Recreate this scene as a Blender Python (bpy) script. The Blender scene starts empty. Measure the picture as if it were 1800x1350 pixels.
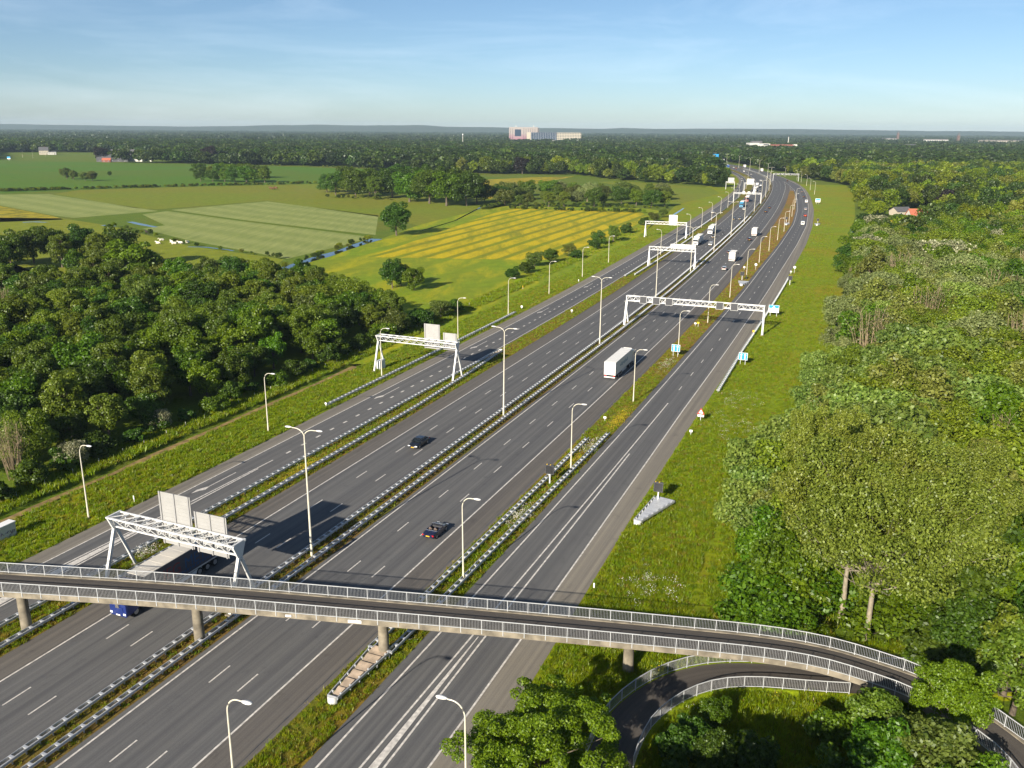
import bpy, bmesh, math, random
import numpy as np
from mathutils import Vector, Matrix
rng = np.random.default_rng(7)
R_ = random.Random(11)
D2R = math.radians
scene = bpy.context.scene
COL = scene.collection

# ------------------------------------------------------------------ camera
CAM_H = 51.7; PITCH = D2R(16.38); ROLL = 0.0065; FPX = 1524.0
cam = bpy.data.cameras.new('camera'); camo = bpy.data.objects.new('camera', cam); COL.objects.link(camo)
cam.sensor_width = 36.0; cam.lens = 36.0 * FPX / 1800.0; cam.clip_start = 0.5; cam.clip_end = 40000
camo.matrix_world = (Matrix.Translation((0, 0, CAM_H)) @ Matrix.Rotation(math.pi / 2 - PITCH, 4, 'X') @ Matrix.Rotation(ROLL, 4, 'Z'))
scene.camera = camo
# ------------------------------------------------------------------ sky, sun, exposure
SUN_EL = D2R(23.0); SUN_AZ = D2R(211.0)          # azimuth clockwise from +Y: light falls from behind and left of the camera
w = bpy.data.worlds.new('World'); scene.world = w; w.use_nodes = True
nt = w.node_tree; nt.nodes.clear()
out = nt.nodes.new('ShaderNodeOutputWorld'); bg = nt.nodes.new('ShaderNodeBackground'); sky = nt.nodes.new('ShaderNodeTexSky')
sky.sky_type = 'NISHITA'; sky.sun_disc = False; sky.sun_elevation = SUN_EL; sky.sun_rotation = SUN_AZ
sky.altitude = 0; sky.air_density = 0.70; sky.dust_density = 0.45; sky.ozone_density = 6.0
bg.inputs['Strength'].default_value = 0.073
tint = nt.nodes.new('ShaderNodeMix'); tint.data_type = 'RGBA'; tint.blend_type = 'MULTIPLY'; tint.inputs[0].default_value = 1.0; tint.inputs[7].default_value = (1.20, 1.02, 0.835, 1)
# thin high cloud: faint streaks all over the sky, stretched along the horizon
wc = nt.nodes.new('ShaderNodeTexCoord'); wm = nt.nodes.new('ShaderNodeMapping'); wm.inputs['Scale'].default_value = (1.2, 1.2, 9.0); wn_ = nt.nodes.new('ShaderNodeTexNoise'); wn_.inputs['Scale'].default_value = 2.2; wn_.inputs['Detail'].default_value = 7; wn_.inputs['Roughness'].default_value = 0.62; wn_.inputs['Distortion'].default_value = 0.5
wr_ = nt.nodes.new('ShaderNodeValToRGB'); wr_.color_ramp.elements[0].position = 0.46; wr_.color_ramp.elements[0].color = (0, 0, 0, 1); wr_.color_ramp.elements[1].position = 0.80; wr_.color_ramp.elements[1].color = (0.15, 0.15, 0.15, 1)
cm = nt.nodes.new('ShaderNodeMix'); cm.data_type = 'RGBA'; cm.inputs[7].default_value = (11.5, 12.4, 13.2, 1)
nt.links.new(wc.outputs['Generated'], wm.inputs['Vector']); nt.links.new(wm.outputs[0], wn_.inputs['Vector']); nt.links.new(wn_.outputs['Fac'], wr_.inputs['Fac'])
nt.links.new(sky.outputs[0], tint.inputs[6]); nt.links.new(tint.outputs[2], cm.inputs[6]); nt.links.new(wr_.outputs['Color'], cm.inputs[0]); nt.links.new(cm.outputs[2], bg.inputs[0]); nt.links.new(bg.outputs[0], out.inputs[0])
sun = bpy.data.lights.new('sun', 'SUN'); sun.energy = 5.0; sun.angle = D2R(0.53); sun.color = (1.0, 0.90, 0.76)
suno = bpy.data.objects.new('sun', sun); COL.objects.link(suno)
sd = Vector((math.sin(SUN_AZ) * math.cos(SUN_EL), math.cos(SUN_AZ) * math.cos(SUN_EL), math.sin(SUN_EL)))
suno.rotation_euler = sd.to_track_quat('Z', 'Y').to_euler(); suno.location = sd * 400
vs = scene.view_settings; vs.view_transform = 'Standard'; vs.look = 'None'; vs.gamma = 1.0; vs.use_curve_mapping = False; vs.exposure = 0.9
cy = scene.cycles
cy.max_bounces = 5; cy.diffuse_bounces = 2; cy.glossy_bounces = 2; cy.transmission_bounces = 3; cy.transparent_max_bounces = 6; cy.volume_bounces = 0
cy.use_denoising = True; cy.use_adaptive_sampling = True; cy.adaptive_threshold = 0.015; cy.caustics_reflective = False; cy.caustics_refractive = False
try: cy.denoiser = 'OPENIMAGEDENOISE'
except Exception: pass

# ------------------------------------------------------------------ survey helpers
def G(x, y, z=0.0):
    """ground point seen at photo pixel x, y (1800 x 1350) for a thing at height z"""
    u = (x - 900) / FPX; v = (y - 675) / FPX
    c, s = math.cos(-ROLL), math.sin(-ROLL)
    u, v = c * u - s * v, s * u + c * v
    d = math.sin(PITCH) + v * math.cos(PITCH); fw = math.cos(PITCH) - v * math.sin(PITCH)
    h = CAM_H - z
    return (h * u / d, h * fw / d)
# motorway alignment: heading (degrees) at stations along the left edge line of the outbound carriageway
KS = [-90, -60, 60, 160, 300, 450, 600, 750, 900, 1050, 1200, 1400, 1700, 2000]
KH = [23.8, 23.6, 22.68, 22.18, 20.39, 19.88, 18.74, 17.66, 15.59, 10.64, 6.14, 0.22, -8.64, -14]
_S = np.arange(-90, 2000.5, 1.0); _H = np.radians(np.interp(_S, KS, KH))
_X = np.cumsum(np.sin(_H)); _Y = np.cumsum(np.cos(_H)); _i0 = 90
_X = _X - _X[_i0] - 38.5; _Y = _Y - _Y[_i0] + 59.66
def RH(s): return float(np.interp(s, _S, _H))
def RF(s, o):
    h = np.interp(s, _S, _H)
    return np.interp(s, _S, _X) + o * np.cos(h), np.interp(s, _S, _Y) - o * np.sin(h)
_C = np.stack([_X, _Y], -1)
def SO(x, y):
    j = int(np.argmin((_C[:, 0] - x) ** 2 + (_C[:, 1] - y) ** 2)); h = _H[j]
    dx, dy = x - _X[j], y - _Y[j]
    return _S[j] + dx * math.sin(h) + dy * math.cos(h), dx * math.cos(h) - dy * math.sin(h)

# ------------------------------------------------------------------ materials
def new_mat(name):
    m = bpy.data.materials.new(name); m.use_nodes = True
    nt = m.node_tree; b = nt.nodes['Principled BSDF']
    return m, nt, b
def plain(name, col, rough=0.6, metal=0.0, var=0.0, spec=0.5, nscale=3.0, bump=0.0):
    m, nt, b = new_mat(name)
    b.inputs['Base Color'].default_value = (*col, 1); b.inputs['Roughness'].default_value = rough; b.inputs['Metallic'].default_value = metal
    b.inputs['Specular IOR Level'].default_value = spec
    if var > 0:
        tc = nt.nodes.new('ShaderNodeTexCoord'); n = nt.nodes.new('ShaderNodeTexNoise'); n.inputs['Scale'].default_value = nscale; n.inputs['Detail'].default_value = 6
        nt.links.new(tc.outputs['Object'], n.inputs['Vector'])
        r = nt.nodes.new('ShaderNodeValToRGB'); r.color_ramp.elements[0].position = 0.3; r.color_ramp.elements[1].position = 0.7
        r.color_ramp.elements[0].color = (*[max(0, c * (1 - var)) for c in col], 1); r.color_ramp.elements[1].color = (*[min(1, c * (1 + var)) for c in col], 1)
        nt.links.new(n.outputs['Fac'], r.inputs['Fac']); nt.links.new(r.outputs['Color'], b.inputs['Base Color'])
        if bump > 0:
            bp = nt.nodes.new('ShaderNodeBump'); bp.inputs['Strength'].default_value = bump; bp.inputs['Distance'].default_value = 0.05
            nt.links.new(n.outputs['Fac'], bp.inputs['Height']); nt.links.new(bp.outputs['Normal'], b.inputs['Normal'])
    return m
class NT:
    """small helper to chain shader nodes"""
    def __init__(s, name):
        s.m, s.nt, s.b = new_mat(name); s.b.inputs['Roughness'].default_value = 0.9; s.b.inputs['Specular IOR Level'].default_value = 0.2
        s.tc = s.nt.nodes.new('ShaderNodeTexCoord')
    def map(s, coord='Object', scale=(1, 1, 1), rot=0.0, loc=(0, 0, 0)):
        mp = s.nt.nodes.new('ShaderNodeMapping'); mp.vector_type = 'TEXTURE' if False else 'POINT'
        mp.inputs['Scale'].default_value = scale; mp.inputs['Rotation'].default_value = (0, 0, rot); mp.inputs['Location'].default_value = loc
        s.nt.links.new(s.tc.outputs[coord], mp.inputs['Vector']); return mp.outputs['Vector']
    def noise(s, vec, scale, detail=4, rough=0.6, dist=0.0):
        n = s.nt.nodes.new('ShaderNodeTexNoise'); n.inputs['Scale'].default_value = scale; n.inputs['Detail'].default_value = detail
        n.inputs['Roughness'].default_value = rough; n.inputs['Distortion'].default_value = dist
        s.nt.links.new(vec, n.inputs['Vector']); return n.outputs['Fac']
    def ramp(s, fac, stops):
        r = s.nt.nodes.new('ShaderNodeValToRGB'); e = r.color_ramp.elements
        while len(e) < len(stops): e.new(0.5)
        for el, (p, c) in zip(e, stops): el.position = p; el.color = (*c, 1) if len(c) == 3 else c
        s.nt.links.new(fac, r.inputs['Fac']); return r.outputs['Color']
    def mix(s, fac, a, b, mode='MIX'):
        mx = s.nt.nodes.new('ShaderNodeMix'); mx.data_type = 'RGBA'; mx.blend_type = mode
        for sock, v in ((mx.inputs[0], fac), (mx.inputs[6], a), (mx.inputs[7], b)):
            if isinstance(v, (int, float)): sock.default_value = v
            elif isinstance(v, tuple): sock.default_value = (*v, 1)
            else: s.nt.links.new(v, sock)
        return mx.outputs[2]
    def math(s, op, a, b=0.0, clamp=False):
        n = s.nt.nodes.new('ShaderNodeMath'); n.operation = op; n.use_clamp = clamp
        for sock, v in ((n.inputs[0], a), (n.inputs[1], b)):
            if isinstance(v, (int, float)): sock.default_value = v
            else: s.nt.links.new(v, sock)
        return n.outputs[0]
    def wave(s, vec, scale, dist=1.0, detail=2, dscale=1.0):
        n = s.nt.nodes.new('ShaderNodeTexWave'); n.inputs['Scale'].default_value = scale; n.inputs['Distortion'].default_value = dist
        n.inputs['Detail'].default_value = detail; n.inputs['Detail Scale'].default_value = dscale
        s.nt.links.new(vec, n.inputs['Vector']); return n.outputs['Fac']
    def bump(s, h, strength=0.3, distance=0.1):
        b = s.nt.nodes.new('ShaderNodeBump'); b.inputs['Strength'].default_value = strength; b.inputs['Distance'].default_value = distance
        s.nt.links.new(h, b.inputs['Height']); s.nt.links.new(b.outputs['Normal'], s.b.inputs['Normal'])
    def done(s, col, rough=None):
        if isinstance(col, tuple): s.b.inputs['Base Color'].default_value = (*col, 1)
        else: s.nt.links.new(col, s.b.inputs['Base Color'])
        if rough is not None: s.b.inputs['Roughness'].default_value = rough
        return s.m

def asphalt(name, c, lanes, tint=(1, 1, 1)):
    """road surface: fine grain, patches, long wheel-track streaks; UV = (offset across, station along) in metres"""
    n = NT(name)
    uv = n.map('UV')
    fine = n.noise(uv, 9.0, 5, 0.7)
    patch = n.noise(n.map('UV', (0.25, 0.02, 1)), 1.0, 4, 0.6)
    streak = n.noise(n.map('UV', (1.3, 0.006, 1)), 1.0, 3, 0.55)
    track = n.noise(n.map('UV', (4.5, 0.03, 1)), 1.0, 3, 0.6)
    base = n.ramp(fine, [(0.3, tuple(x * 0.82 * t for x, t in zip(c, tint))), (0.7, tuple(x * 1.2 * t for x, t in zip(c, tint)))])
    a = n.mix(n.math('MULTIPLY', patch, 0.4), base, tuple(x * 0.6 for x in c))
    st = n.ramp(streak, [(0.36, (0.74, 0.74, 0.77)), (0.64, (1.17, 1.16, 1.13))])
    a = n.mix(0.8, a, st, 'MULTIPLY')
    blot = n.noise(n.map('UV', (0.5, 0.35, 1), 0.0, (7, 3, 0)), 1.0, 7, 0.75)
    a = n.mix(0.8, a, n.ramp(blot, [(0.30, (0.72, 0.72, 0.73)), (0.42, (1, 1, 1)), (0.70, (1.08, 1.07, 1.05))]), 'MULTIPLY')
    tr = n.ramp(track, [(0.4, (0.88, 0.88, 0.89)), (0.65, (1.08, 1.07, 1.06))])
    a = n.mix(0.6, a, tr, 'MULTIPLY')
    n.bump(fine, 0.25, 0.02)
    return n.done(a, 0.82)

def ground_grass(name, g1, g2, dry, yellow=None, yth=0.62, big=0.03, dth=0.5, streak=None):
    n = NT(name); v = n.map('Object')
    f1 = n.noise(v, 1.6, 8, 0.75); f2 = n.noise(v, big, 5, 0.6, 0.6); f3 = n.noise(v, 0.22, 6, 0.65)
    a = n.ramp(f1, [(0.28, tuple(x * 0.62 for x in g1)), (0.5, g1), (0.75, g2)])
    a = n.mix(n.ramp(f2, [(dth - 0.08, (0, 0, 0)), (dth + 0.16, (1, 1, 1))]), a, n.ramp(f1, [(0.3, tuple(x * 0.7 for x in dry)), (0.7, dry)]))
    a = n.mix(0.75, a, n.ramp(f3, [(0.32, (0.72, 0.75, 0.7)), (0.7, (1.18, 1.15, 1.1))]), 'MULTIPLY')
    if yellow:
        y = n.noise(v if streak is None else n.map('Object', (0.10, 0.022, 1), streak[0]), 0.09 if streak is None else 1.0, 9, 0.75, 0.4)
        ff = n.ramp(y, [(yth, (0, 0, 0)), (yth + 0.22, (0.9, 0.9, 0.9))])
        if streak is not None:
            wv = n.wave(n.map('Object', (1, 1, 1), streak[0]), streak[1], 0.7, 3, 0.6)
            ff = n.mix(1.0, ff, n.ramp(wv, [(0.12, (0.05, 0.05, 0.05)), (0.38, (1, 1, 1))]), 'MULTIPLY')
        a = n.mix(ff, a, n.ramp(n.noise(v, 1.2, 6, 0.8), [(0.35, tuple(0.45 * p + 0.55 * q for p, q in zip(yellow, g2))), (0.62, yellow)]))
    n.bump(f1, 0.7, 0.25)
    return n.done(a, 0.95)

def mown(name, ang, scale, c1, c2):
    n = NT(name); v = n.map('Object')
    wv = n.wave(n.map('Object', (1, 1, 1), ang), scale, 4.0, 3, 0.3); f1 = n.noise(v, 0.8, 8, 0.75); f2 = n.noise(n.map('Object', (1, 0.12, 1), ang), 0.35, 6, 0.7)
    w2 = n.noise(n.map('Object', (0.55, 0.012, 1), ang), 1.0, 5, 0.7)
    a = n.mix(n.mix(0.5, n.ramp(wv, [(0.1, (0, 0, 0)), (0.9, (1, 1, 1))]), n.ramp(w2, [(0.3, (0, 0, 0)), (0.7, (1, 1, 1))])), c1, c2)
    a = n.mix(0.8, a, n.ramp(f1, [(0.3, (0.8, 0.82, 0.78)), (0.7, (1.15, 1.14, 1.1))]), 'MULTIPLY')
    a = n.mix(0.7, a, n.ramp(f2, [(0.35, (0.75, 0.8, 0.7)), (0.65, (1.15, 1.12, 1.1))]), 'MULTIPLY')
    n.bump(f1, 0.4, 0.15)
    return n.done(a, 0.95)

def leaf_mat(name, dark, light, trans=0.42, hue=0.03, val=0.25):
    """leaf colour varies by tree (object random), by leaf (island random)"""
    m = bpy.data.materials.new(name); m.use_nodes = True; nt = m.node_tree; nt.nodes.clear()
    o = nt.nodes.new('ShaderNodeOutputMaterial'); geo = nt.nodes.new('ShaderNodeNewGeometry'); oi = nt.nodes.new('ShaderNodeObjectInfo')
    r = nt.nodes.new('ShaderNodeValToRGB'); r.color_ramp.elements[0].color = (*dark, 1); r.color_ramp.elements[1].color = (*light, 1)
    nt.links.new(geo.outputs['Random Per Island'], r.inputs['Fac'])
    hs = nt.nodes.new('ShaderNodeHueSaturation')
    mr = nt.nodes.new('ShaderNodeMapRange'); mr.inputs['To Min'].default_value = 0.5 - hue * 0.45; mr.inputs['To Max'].default_value = 0.5 + hue
    mv = nt.nodes.new('ShaderNodeMapRange'); mv.inputs['To Min'].default_value = 1 - val; mv.inputs['To Max'].default_value = 1 + val
    wn = nt.nodes.new('ShaderNodeTexWhiteNoise'); wn.noise_dimensions = '1D'
    nt.links.new(oi.outputs['Random'], mr.inputs['Value']); nt.links.new(oi.outputs['Random'], wn.inputs['W']); nt.links.new(wn.outputs['Value'], mv.inputs['Value'])
    nt.links.new(mr.outputs[0], hs.inputs['Hue']); nt.links.new(mv.outputs[0], hs.inputs['Value']); nt.links.new(r.outputs['Color'], hs.inputs['Color'])
    d = nt.nodes.new('ShaderNodeBsdfDiffuse'); t = nt.nodes.new('ShaderNodeBsdfTranslucent'); g = nt.nodes.new('ShaderNodeBsdfGlossy'); g.inputs['Roughness'].default_value = 0.45
    g.inputs['Color'].default_value = (0.6, 0.65, 0.6, 1)
    mx = nt.nodes.new('ShaderNodeMixShader'); mx.inputs[0].default_value = trans; mx2 = nt.nodes.new('ShaderNodeMixShader'); mx2.inputs[0].default_value = 0.035
    tb = nt.nodes.new('ShaderNodeMix'); tb.data_type = 'RGBA'; tb.blend_type = 'MULTIPLY'; tb.inputs[0].default_value = 1.0; tb.inputs[7].default_value = (1.15, 1.2, 0.55, 1)
    nt.links.new(hs.outputs['Color'], d.inputs['Color']); nt.links.new(hs.outputs['Color'], tb.inputs[6]); nt.links.new(tb.outputs[2], t.inputs['Color'])
    nt.links.new(d.outputs[0], mx.inputs[1]); nt.links.new(t.outputs[0], mx.inputs[2]); nt.links.new(mx.outputs[0], mx2.inputs[1]); nt.links.new(g.outputs[0], mx2.inputs[2])
    nt.links.new(mx2.outputs[0], o.inputs['Surface'])
    return m

MAT = {}
MAT['lane'] = asphalt('asphalt_lane', (0.126, 0.127, 0.127), 3)
MAT['shoulder'] = asphalt('asphalt_shoulder', (0.22, 0.202, 0.168), 1)
MAT['shoulder_brown'] = asphalt('asphalt_shoulder_brown', (0.138, 0.128, 0.115), 1)
MAT['path'] = asphalt('asphalt_path', (0.082, 0.074, 0.066), 1)
MAT['paint'] = plain('road_paint', (0.58, 0.55, 0.50), 0.6, var=0.30, nscale=2.2)
MAT['steel'] = plain('galvanised_steel', (0.56, 0.58, 0.60), 0.45, 0.35, var=0.15, nscale=2)
MAT['steel_dark'] = plain('weathered_steel', (0.30, 0.31, 0.32), 0.55, 0.3, var=0.2)
MAT['white_steel'] = plain('white_painted_steel', (0.62, 0.63, 0.62), 0.4, var=0.06, nscale=1)
MAT['railing'] = plain('railing_paint', (0.46, 0.48, 0.49), 0.45, var=0.08, nscale=1)
MAT['grey_steel'] = plain('grey_painted_steel', (0.62, 0.64, 0.65), 0.45, var=0.05)
MAT['lamp_cream'] = plain('cream_lamp_paint', (0.62, 0.59, 0.48), 0.45, var=0.06)
MAT['lamp_head'] = plain('lamp_head', (0.80, 0.79, 0.75), 0.35)
MAT['alu'] = plain('sign_back_aluminium', (0.36, 0.36, 0.35), 0.5, 0.2, var=0.06, nscale=0.8)
MAT['alu_dark'] = plain('sign_rib_aluminium', (0.33, 0.33, 0.33), 0.5, 0.2)
MAT['concrete'] = plain('concrete', (0.20, 0.175, 0.13), 0.85, var=0.42, nscale=0.9, bump=0.3)
MAT['concrete_white'] = plain('white_concrete', (0.62, 0.60, 0.54), 0.8, var=0.12, nscale=1.5)
MAT['black'] = plain('black_panel', (0.018, 0.019, 0.022), 0.4)
MAT['dark'] = plain('dark_panel', (0.05, 0.052, 0.058), 0.45)
MAT['blue_sign'] = plain('blue_sign', (0.02, 0.28, 0.62), 0.4)
MAT['white_sign'] = plain('white_sign', (0.82, 0.82, 0.80), 0.4)
MAT['red_sign'] = plain('red_sign', (0.62, 0.03, 0.02), 0.4)
MAT['yellow'] = plain('yellow_paint', (0.75, 0.48, 0.02), 0.45)
MAT['glass'] = plain('vehicle_glass', (0.012, 0.016, 0.018), 0.06, spec=0.8)
MAT['tyre'] = plain('tyre_rubber', (0.012, 0.012, 0.012), 0.8)
MAT['rim'] = plain('wheel_rim', (0.45, 0.45, 0.46), 0.35, 0.6)
MAT['chrome'] = plain('bright_metal', (0.7, 0.7, 0.72), 0.2, 0.9)
MAT['light_lens'] = plain('headlight_lens', (0.8, 0.82, 0.85), 0.1)
MAT['red_lens'] = plain('tail_light_lens', (0.55, 0.01, 0.015), 0.2)
MAT['plate_yellow'] = plain('number_plate_yellow', (0.8, 0.45, 0.01), 0.4)
MAT['plate_white'] = plain('number_plate_white', (0.75, 0.75, 0.72), 0.4)
MAT['trailer_white'] = plain('trailer_white', (0.72, 0.71, 0.67), 0.5, var=0.05)
MAT['trailer_roof'] = plain('trailer_roof', (0.56, 0.53, 0.47), 0.6, var=0.12, nscale=0.6)
MAT['trailer_blue'] = plain('trailer_dark_blue', (0.055, 0.06, 0.085), 0.5, var=0.1)
MAT['letter_red'] = plain('red_lettering', (0.17, 0.03, 0.035), 0.5)
MAT['letter_blue'] = plain('blue_lettering', (0.012, 0.07, 0.20), 0.5)
MAT['letter_pale_blue'] = plain('pale_blue_lettering', (0.16, 0.27, 0.36), 0.5)
MAT['water'] = plain('ditch_water', (0.012, 0.018, 0.016), 0.05, spec=0.9)
MAT['mud'] = plain('ditch_mud', (0.22, 0.15, 0.05), 0.9, var=0.45, nscale=0.9, bump=0.5)
MAT['bark'] = plain('bark', (0.115, 0.092, 0.066), 0.9, var=0.35, nscale=2, bump=0.5)
MAT['bark_pale'] = plain('pale_bark', (0.25, 0.215, 0.155), 0.9, var=0.3, nscale=2.0, bump=0.5)
MAT['twig'] = plain('bare_twigs', (0.27, 0.21, 0.125), 0.9, var=0.25, nscale=2)
MAT['cow_white'] = plain('white_hide', (0.75, 0.70, 0.58), 0.8)
MAT['cow_dark'] = plain('dark_hide', (0.03, 0.022, 0.018), 0.8)
MAT['cow_brown'] = plain('brown_hide', (0.12, 0.05, 0.022), 0.8)
MAT['brick_red'] = plain('red_brick_wall', (0.22, 0.075, 0.055), 0.8, var=0.15)
MAT['roof_red'] = plain('red_roof_tiles', (0.42, 0.12, 0.065), 0.75, var=0.18, nscale=1.5)
MAT['roof_grey'] = plain('grey_roof', (0.095, 0.095, 0.10), 0.7, var=0.12)
MAT['wall_cream'] = plain('cream_wall', (0.42, 0.38, 0.30), 0.8, var=0.06)
MAT['wall_white'] = plain('white_wall', (0.52, 0.51, 0.47), 0.75, var=0.05)
MAT['window'] = plain('building_window', (0.03, 0.045, 0.06), 0.1, spec=0.8)
def car_paint(name, c):
    m, nt, b = new_mat(name); b.inputs['Base Color'].default_value = (*c, 1); b.inputs['Roughness'].default_value = 0.32
    b.inputs['Coat Weight'].default_value = 0.8; b.inputs['Coat Roughness'].default_value = 0.06; b.inputs['Metallic'].default_value = 0.15
    MAT[name] = m; return m
for nm, c in dict(car_black=(0.012, 0.014, 0.02), car_navy=(0.012, 0.016, 0.045), car_white=(0.72, 0.72, 0.70), car_silver=(0.42, 0.43, 0.44), car_grey=(0.10, 0.105, 0.11),
                  car_red=(0.40, 0.02, 0.02), car_blue=(0.03, 0.12, 0.42), truck_blue=(0.012, 0.03, 0.17), truck_teal=(0.03, 0.24, 0.42), truck_red=(0.38, 0.05, 0.04)).items(): car_paint(nm, c)

# ------------------------------------------------------------------ mesh and object helpers
class MB:
    def __init__(s): s.v = []; s.f = []; s.uv = None
    def add(s, v, f):
        k = len(s.v); s.v += [tuple(p) for p in v]; s.f += [tuple(i + k for i in q) for q in f]; return s
    def box(s, c, d, M=None):
        x, y, z = d[0] / 2, d[1] / 2, d[2] / 2
        v = [Vector((a * x, b * y, e * z)) for e in (-1, 1) for b in (-1, 1) for a in (-1, 1)]
        if M is not None: v = [M @ p for p in v]
        c = Vector(c); return s.add([p + c for p in v], [(0, 2, 3, 1), (4, 5, 7, 6), (0, 1, 5, 4), (2, 6, 7, 3), (0, 4, 6, 2), (1, 3, 7, 5)])
    def bar(s, a, b, w, h=None, up=(0, 0, 1)):
        a, b = Vector(a), Vector(b); d = b - a; L = d.length; d.normalize(); u = Vector(up)
        if abs(d.dot(u)) > 0.99: u = Vector((0, 1, 0))
        x = d.cross(u).normalized(); u = x.cross(d)
        M = Matrix((x, d, u)).transposed()
        return s.box((a + b) / 2, (w, L, h or w), M)
    def tube(s, pts, r, n=6, cap=True):
        pts = [Vector(p) for p in pts]; rr = r if isinstance(r, (list, tuple)) else [r] * len(pts); rings = []
        for i, p in enumerate(pts):
            t = (pts[min(i + 1, len(pts) - 1)] - pts[max(i - 1, 0)]).normalized()
            u = Vector((0, 0, 1)) if abs(t.z) < 0.9 else Vector((1, 0, 0))
            a = t.cross(u).normalized(); b = t.cross(a)
            rings.append([p + (a * math.cos(2 * math.pi * k / n) + b * math.sin(2 * math.pi * k / n)) * rr[i] for k in range(n)])
        return s.loft(rings, cap)
    def loft(s, rings, cap=True, closed=True):
        n = len(rings[0]); v = [p for r in rings for p in r]; f = []
        for i in range(len(rings) - 1):
            for k in range(n if closed else n - 1):
                f.append((i * n + k, i * n + (k + 1) % n, (i + 1) * n + (k + 1) % n, (i + 1) * n + k))
        if cap: f.append(tuple(range(n))[::-1]); f.append(tuple((len(rings) - 1) * n + k for k in range(n)))
        return s.add(v, f)
    def prism(s, poly, z0, z1):
        n = len(poly)
        v = [(x, y, z0) for x, y in poly] + [(x, y, z1) for x, y in poly]
        return s.add(v, [tuple(range(n))[::-1], tuple(range(n, 2 * n))] + [(k, (k + 1) % n, n + (k + 1) % n, n + k) for k in range(n)])
    def mesh(s, name, mat, smooth=None):
        me = bpy.data.meshes.new(name); me.from_pydata([tuple(p) for p in s.v], [], s.f)
        if mat is not None: me.materials.append(MAT[mat] if isinstance(mat, str) else mat)
        me.validate()
        if smooth is None:
            bm = bmesh.new(); bm.from_mesh(me); bmesh.ops.recalc_face_normals(bm, faces=bm.faces); bm.to_mesh(me); bm.free()
        else:
            bm = bmesh.new(); bm.from_mesh(me); bmesh.ops.recalc_face_normals(bm, faces=bm.faces); bm.to_mesh(me); bm.free()
            for p in me.polygons: p.use_smooth = True
            me.set_sharp_from_angle(angle=D2R(smooth))
        return me
    def build(s, name, mat, parent=None, smooth=None, loc=None):
        return ob(name, s.mesh(name, mat, smooth), parent, loc)
def ob(name, me, parent=None, loc=None, rz=0.0, scale=None):
    o = bpy.data.objects.new(name, me); COL.objects.link(o)
    if parent is not None: o.parent = parent
    if loc is not None: o.location = loc
    if rz: o.rotation_euler = (0, 0, rz)
    if scale is not None: o.scale = scale if isinstance(scale, tuple) else (scale,) * 3
    return o
def thing(name, label, cat, loc=(0, 0, 0), rz=0.0, group=None):
    o = ob(name, None, None, loc, rz); tag(o, label, cat, group); o.empty_display_size = 0.5; return o
def tag(o, label, cat, group=None):
    o['label'] = label; o['category'] = cat
    if group: o['group'] = group
    return o
def struct(o, kind='structure'): o['kind'] = kind; return o
def copy_tree(o, parent=None):
    c = o.copy(); COL.objects.link(c); c.parent = parent
    for ch in o.children: copy_tree(ch, c)
    return c
def strip_mesh(name, s0, s1, ol, orr, z, mat, step=5.0, nx=1):
    ss = np.unique(np.r_[np.arange(s0, s1, step), s1]); fl = ol if callable(ol) else (lambda s: ol + 0 * s); fr = orr if callable(orr) else (lambda s: orr + 0 * s)
    L = fl(ss); Rr = fr(ss); v = []; uv = []
    for k in range(nx + 1):
        o = L + (Rr - L) * k / nx; x, y = RF(ss, o); zz = z(ss, o) if callable(z) else np.full(len(ss), z)
        v.append(np.stack([x, y, zz], -1)); uv.append(np.stack([o, ss], -1))
    V = np.stack(v, 1).reshape(-1, 3); UV = np.stack(uv, 1).reshape(-1, 2); m = nx + 1; F = []
    for i in range(len(ss) - 1):
        for k in range(nx): F.append((i * m + k, i * m + k + 1, (i + 1) * m + k + 1, (i + 1) * m + k))
    me = bpy.data.meshes.new(name); me.from_pydata(V.tolist(), [], F); me.materials.append(MAT[mat])
    ul = me.uv_layers.new(name='UVMap'); idx = np.zeros(len(me.loops), dtype=np.int32); me.loops.foreach_get('vertex_index', idx)
    ul.data.foreach_set('uv', UV[idx].astype(np.float32).ravel())
    return me
def tab(*pts):
    a = np.array(pts, dtype=float)
    return lambda s: np.interp(s, a[:, 0], a[:, 1])

# ================================================================== GROUND
MAT['ground'] = ground_grass('ground_grass', (0.105, 0.165, 0.008), (0.155, 0.215, 0.012), (0.165, 0.185, 0.016), big=0.02, dth=0.52)
MAT['verge'] = ground_grass('verge_grass', (0.180, 0.250, 0.003), (0.240, 0.305, 0.005), (0.28, 0.255, 0.006), (0.42, 0.36, 0.01), 0.67, big=0.028, dth=0.5)
MAT['strip'] = ground_grass('reserve_grass', (0.115, 0.155, 0.006), (0.16, 0.20, 0.010), (0.24, 0.16, 0.02), (0.46, 0.38, 0.03), 0.66, big=0.06, dth=0.44)
MAT['median'] = ground_grass('median_grass', (0.115, 0.13, 0.010), (0.15, 0.16, 0.015), (0.20, 0.125, 0.03), big=0.08, dth=0.42)
MAT['strip_far'] = ground_grass('reserve_grass_dry', (0.16, 0.155, 0.010), (0.22, 0.18, 0.02), (0.30, 0.17, 0.04), (0.42, 0.30, 0.03), 0.66, big=0.05, dth=0.34)
DITCH = [([RF(s, -47.8) for s in np.arange(10, 560, 1.5)], 2.4, 0.55), ([RF(s, 47.0) for s in np.arange(20, 120, 1.5)], 1.6, 1.1)]
def axis(lo, hi, step, far):
    a = list(np.arange(lo, hi + 0.01, step)); d = step; x = hi
    while x < far: d *= 1.22; x += d; a.append(x)
    d = step; x = lo; b = []
    while x > -far: d *= 1.22; x -= d; b.append(x)
    return np.array(b[::-1] + a)
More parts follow.
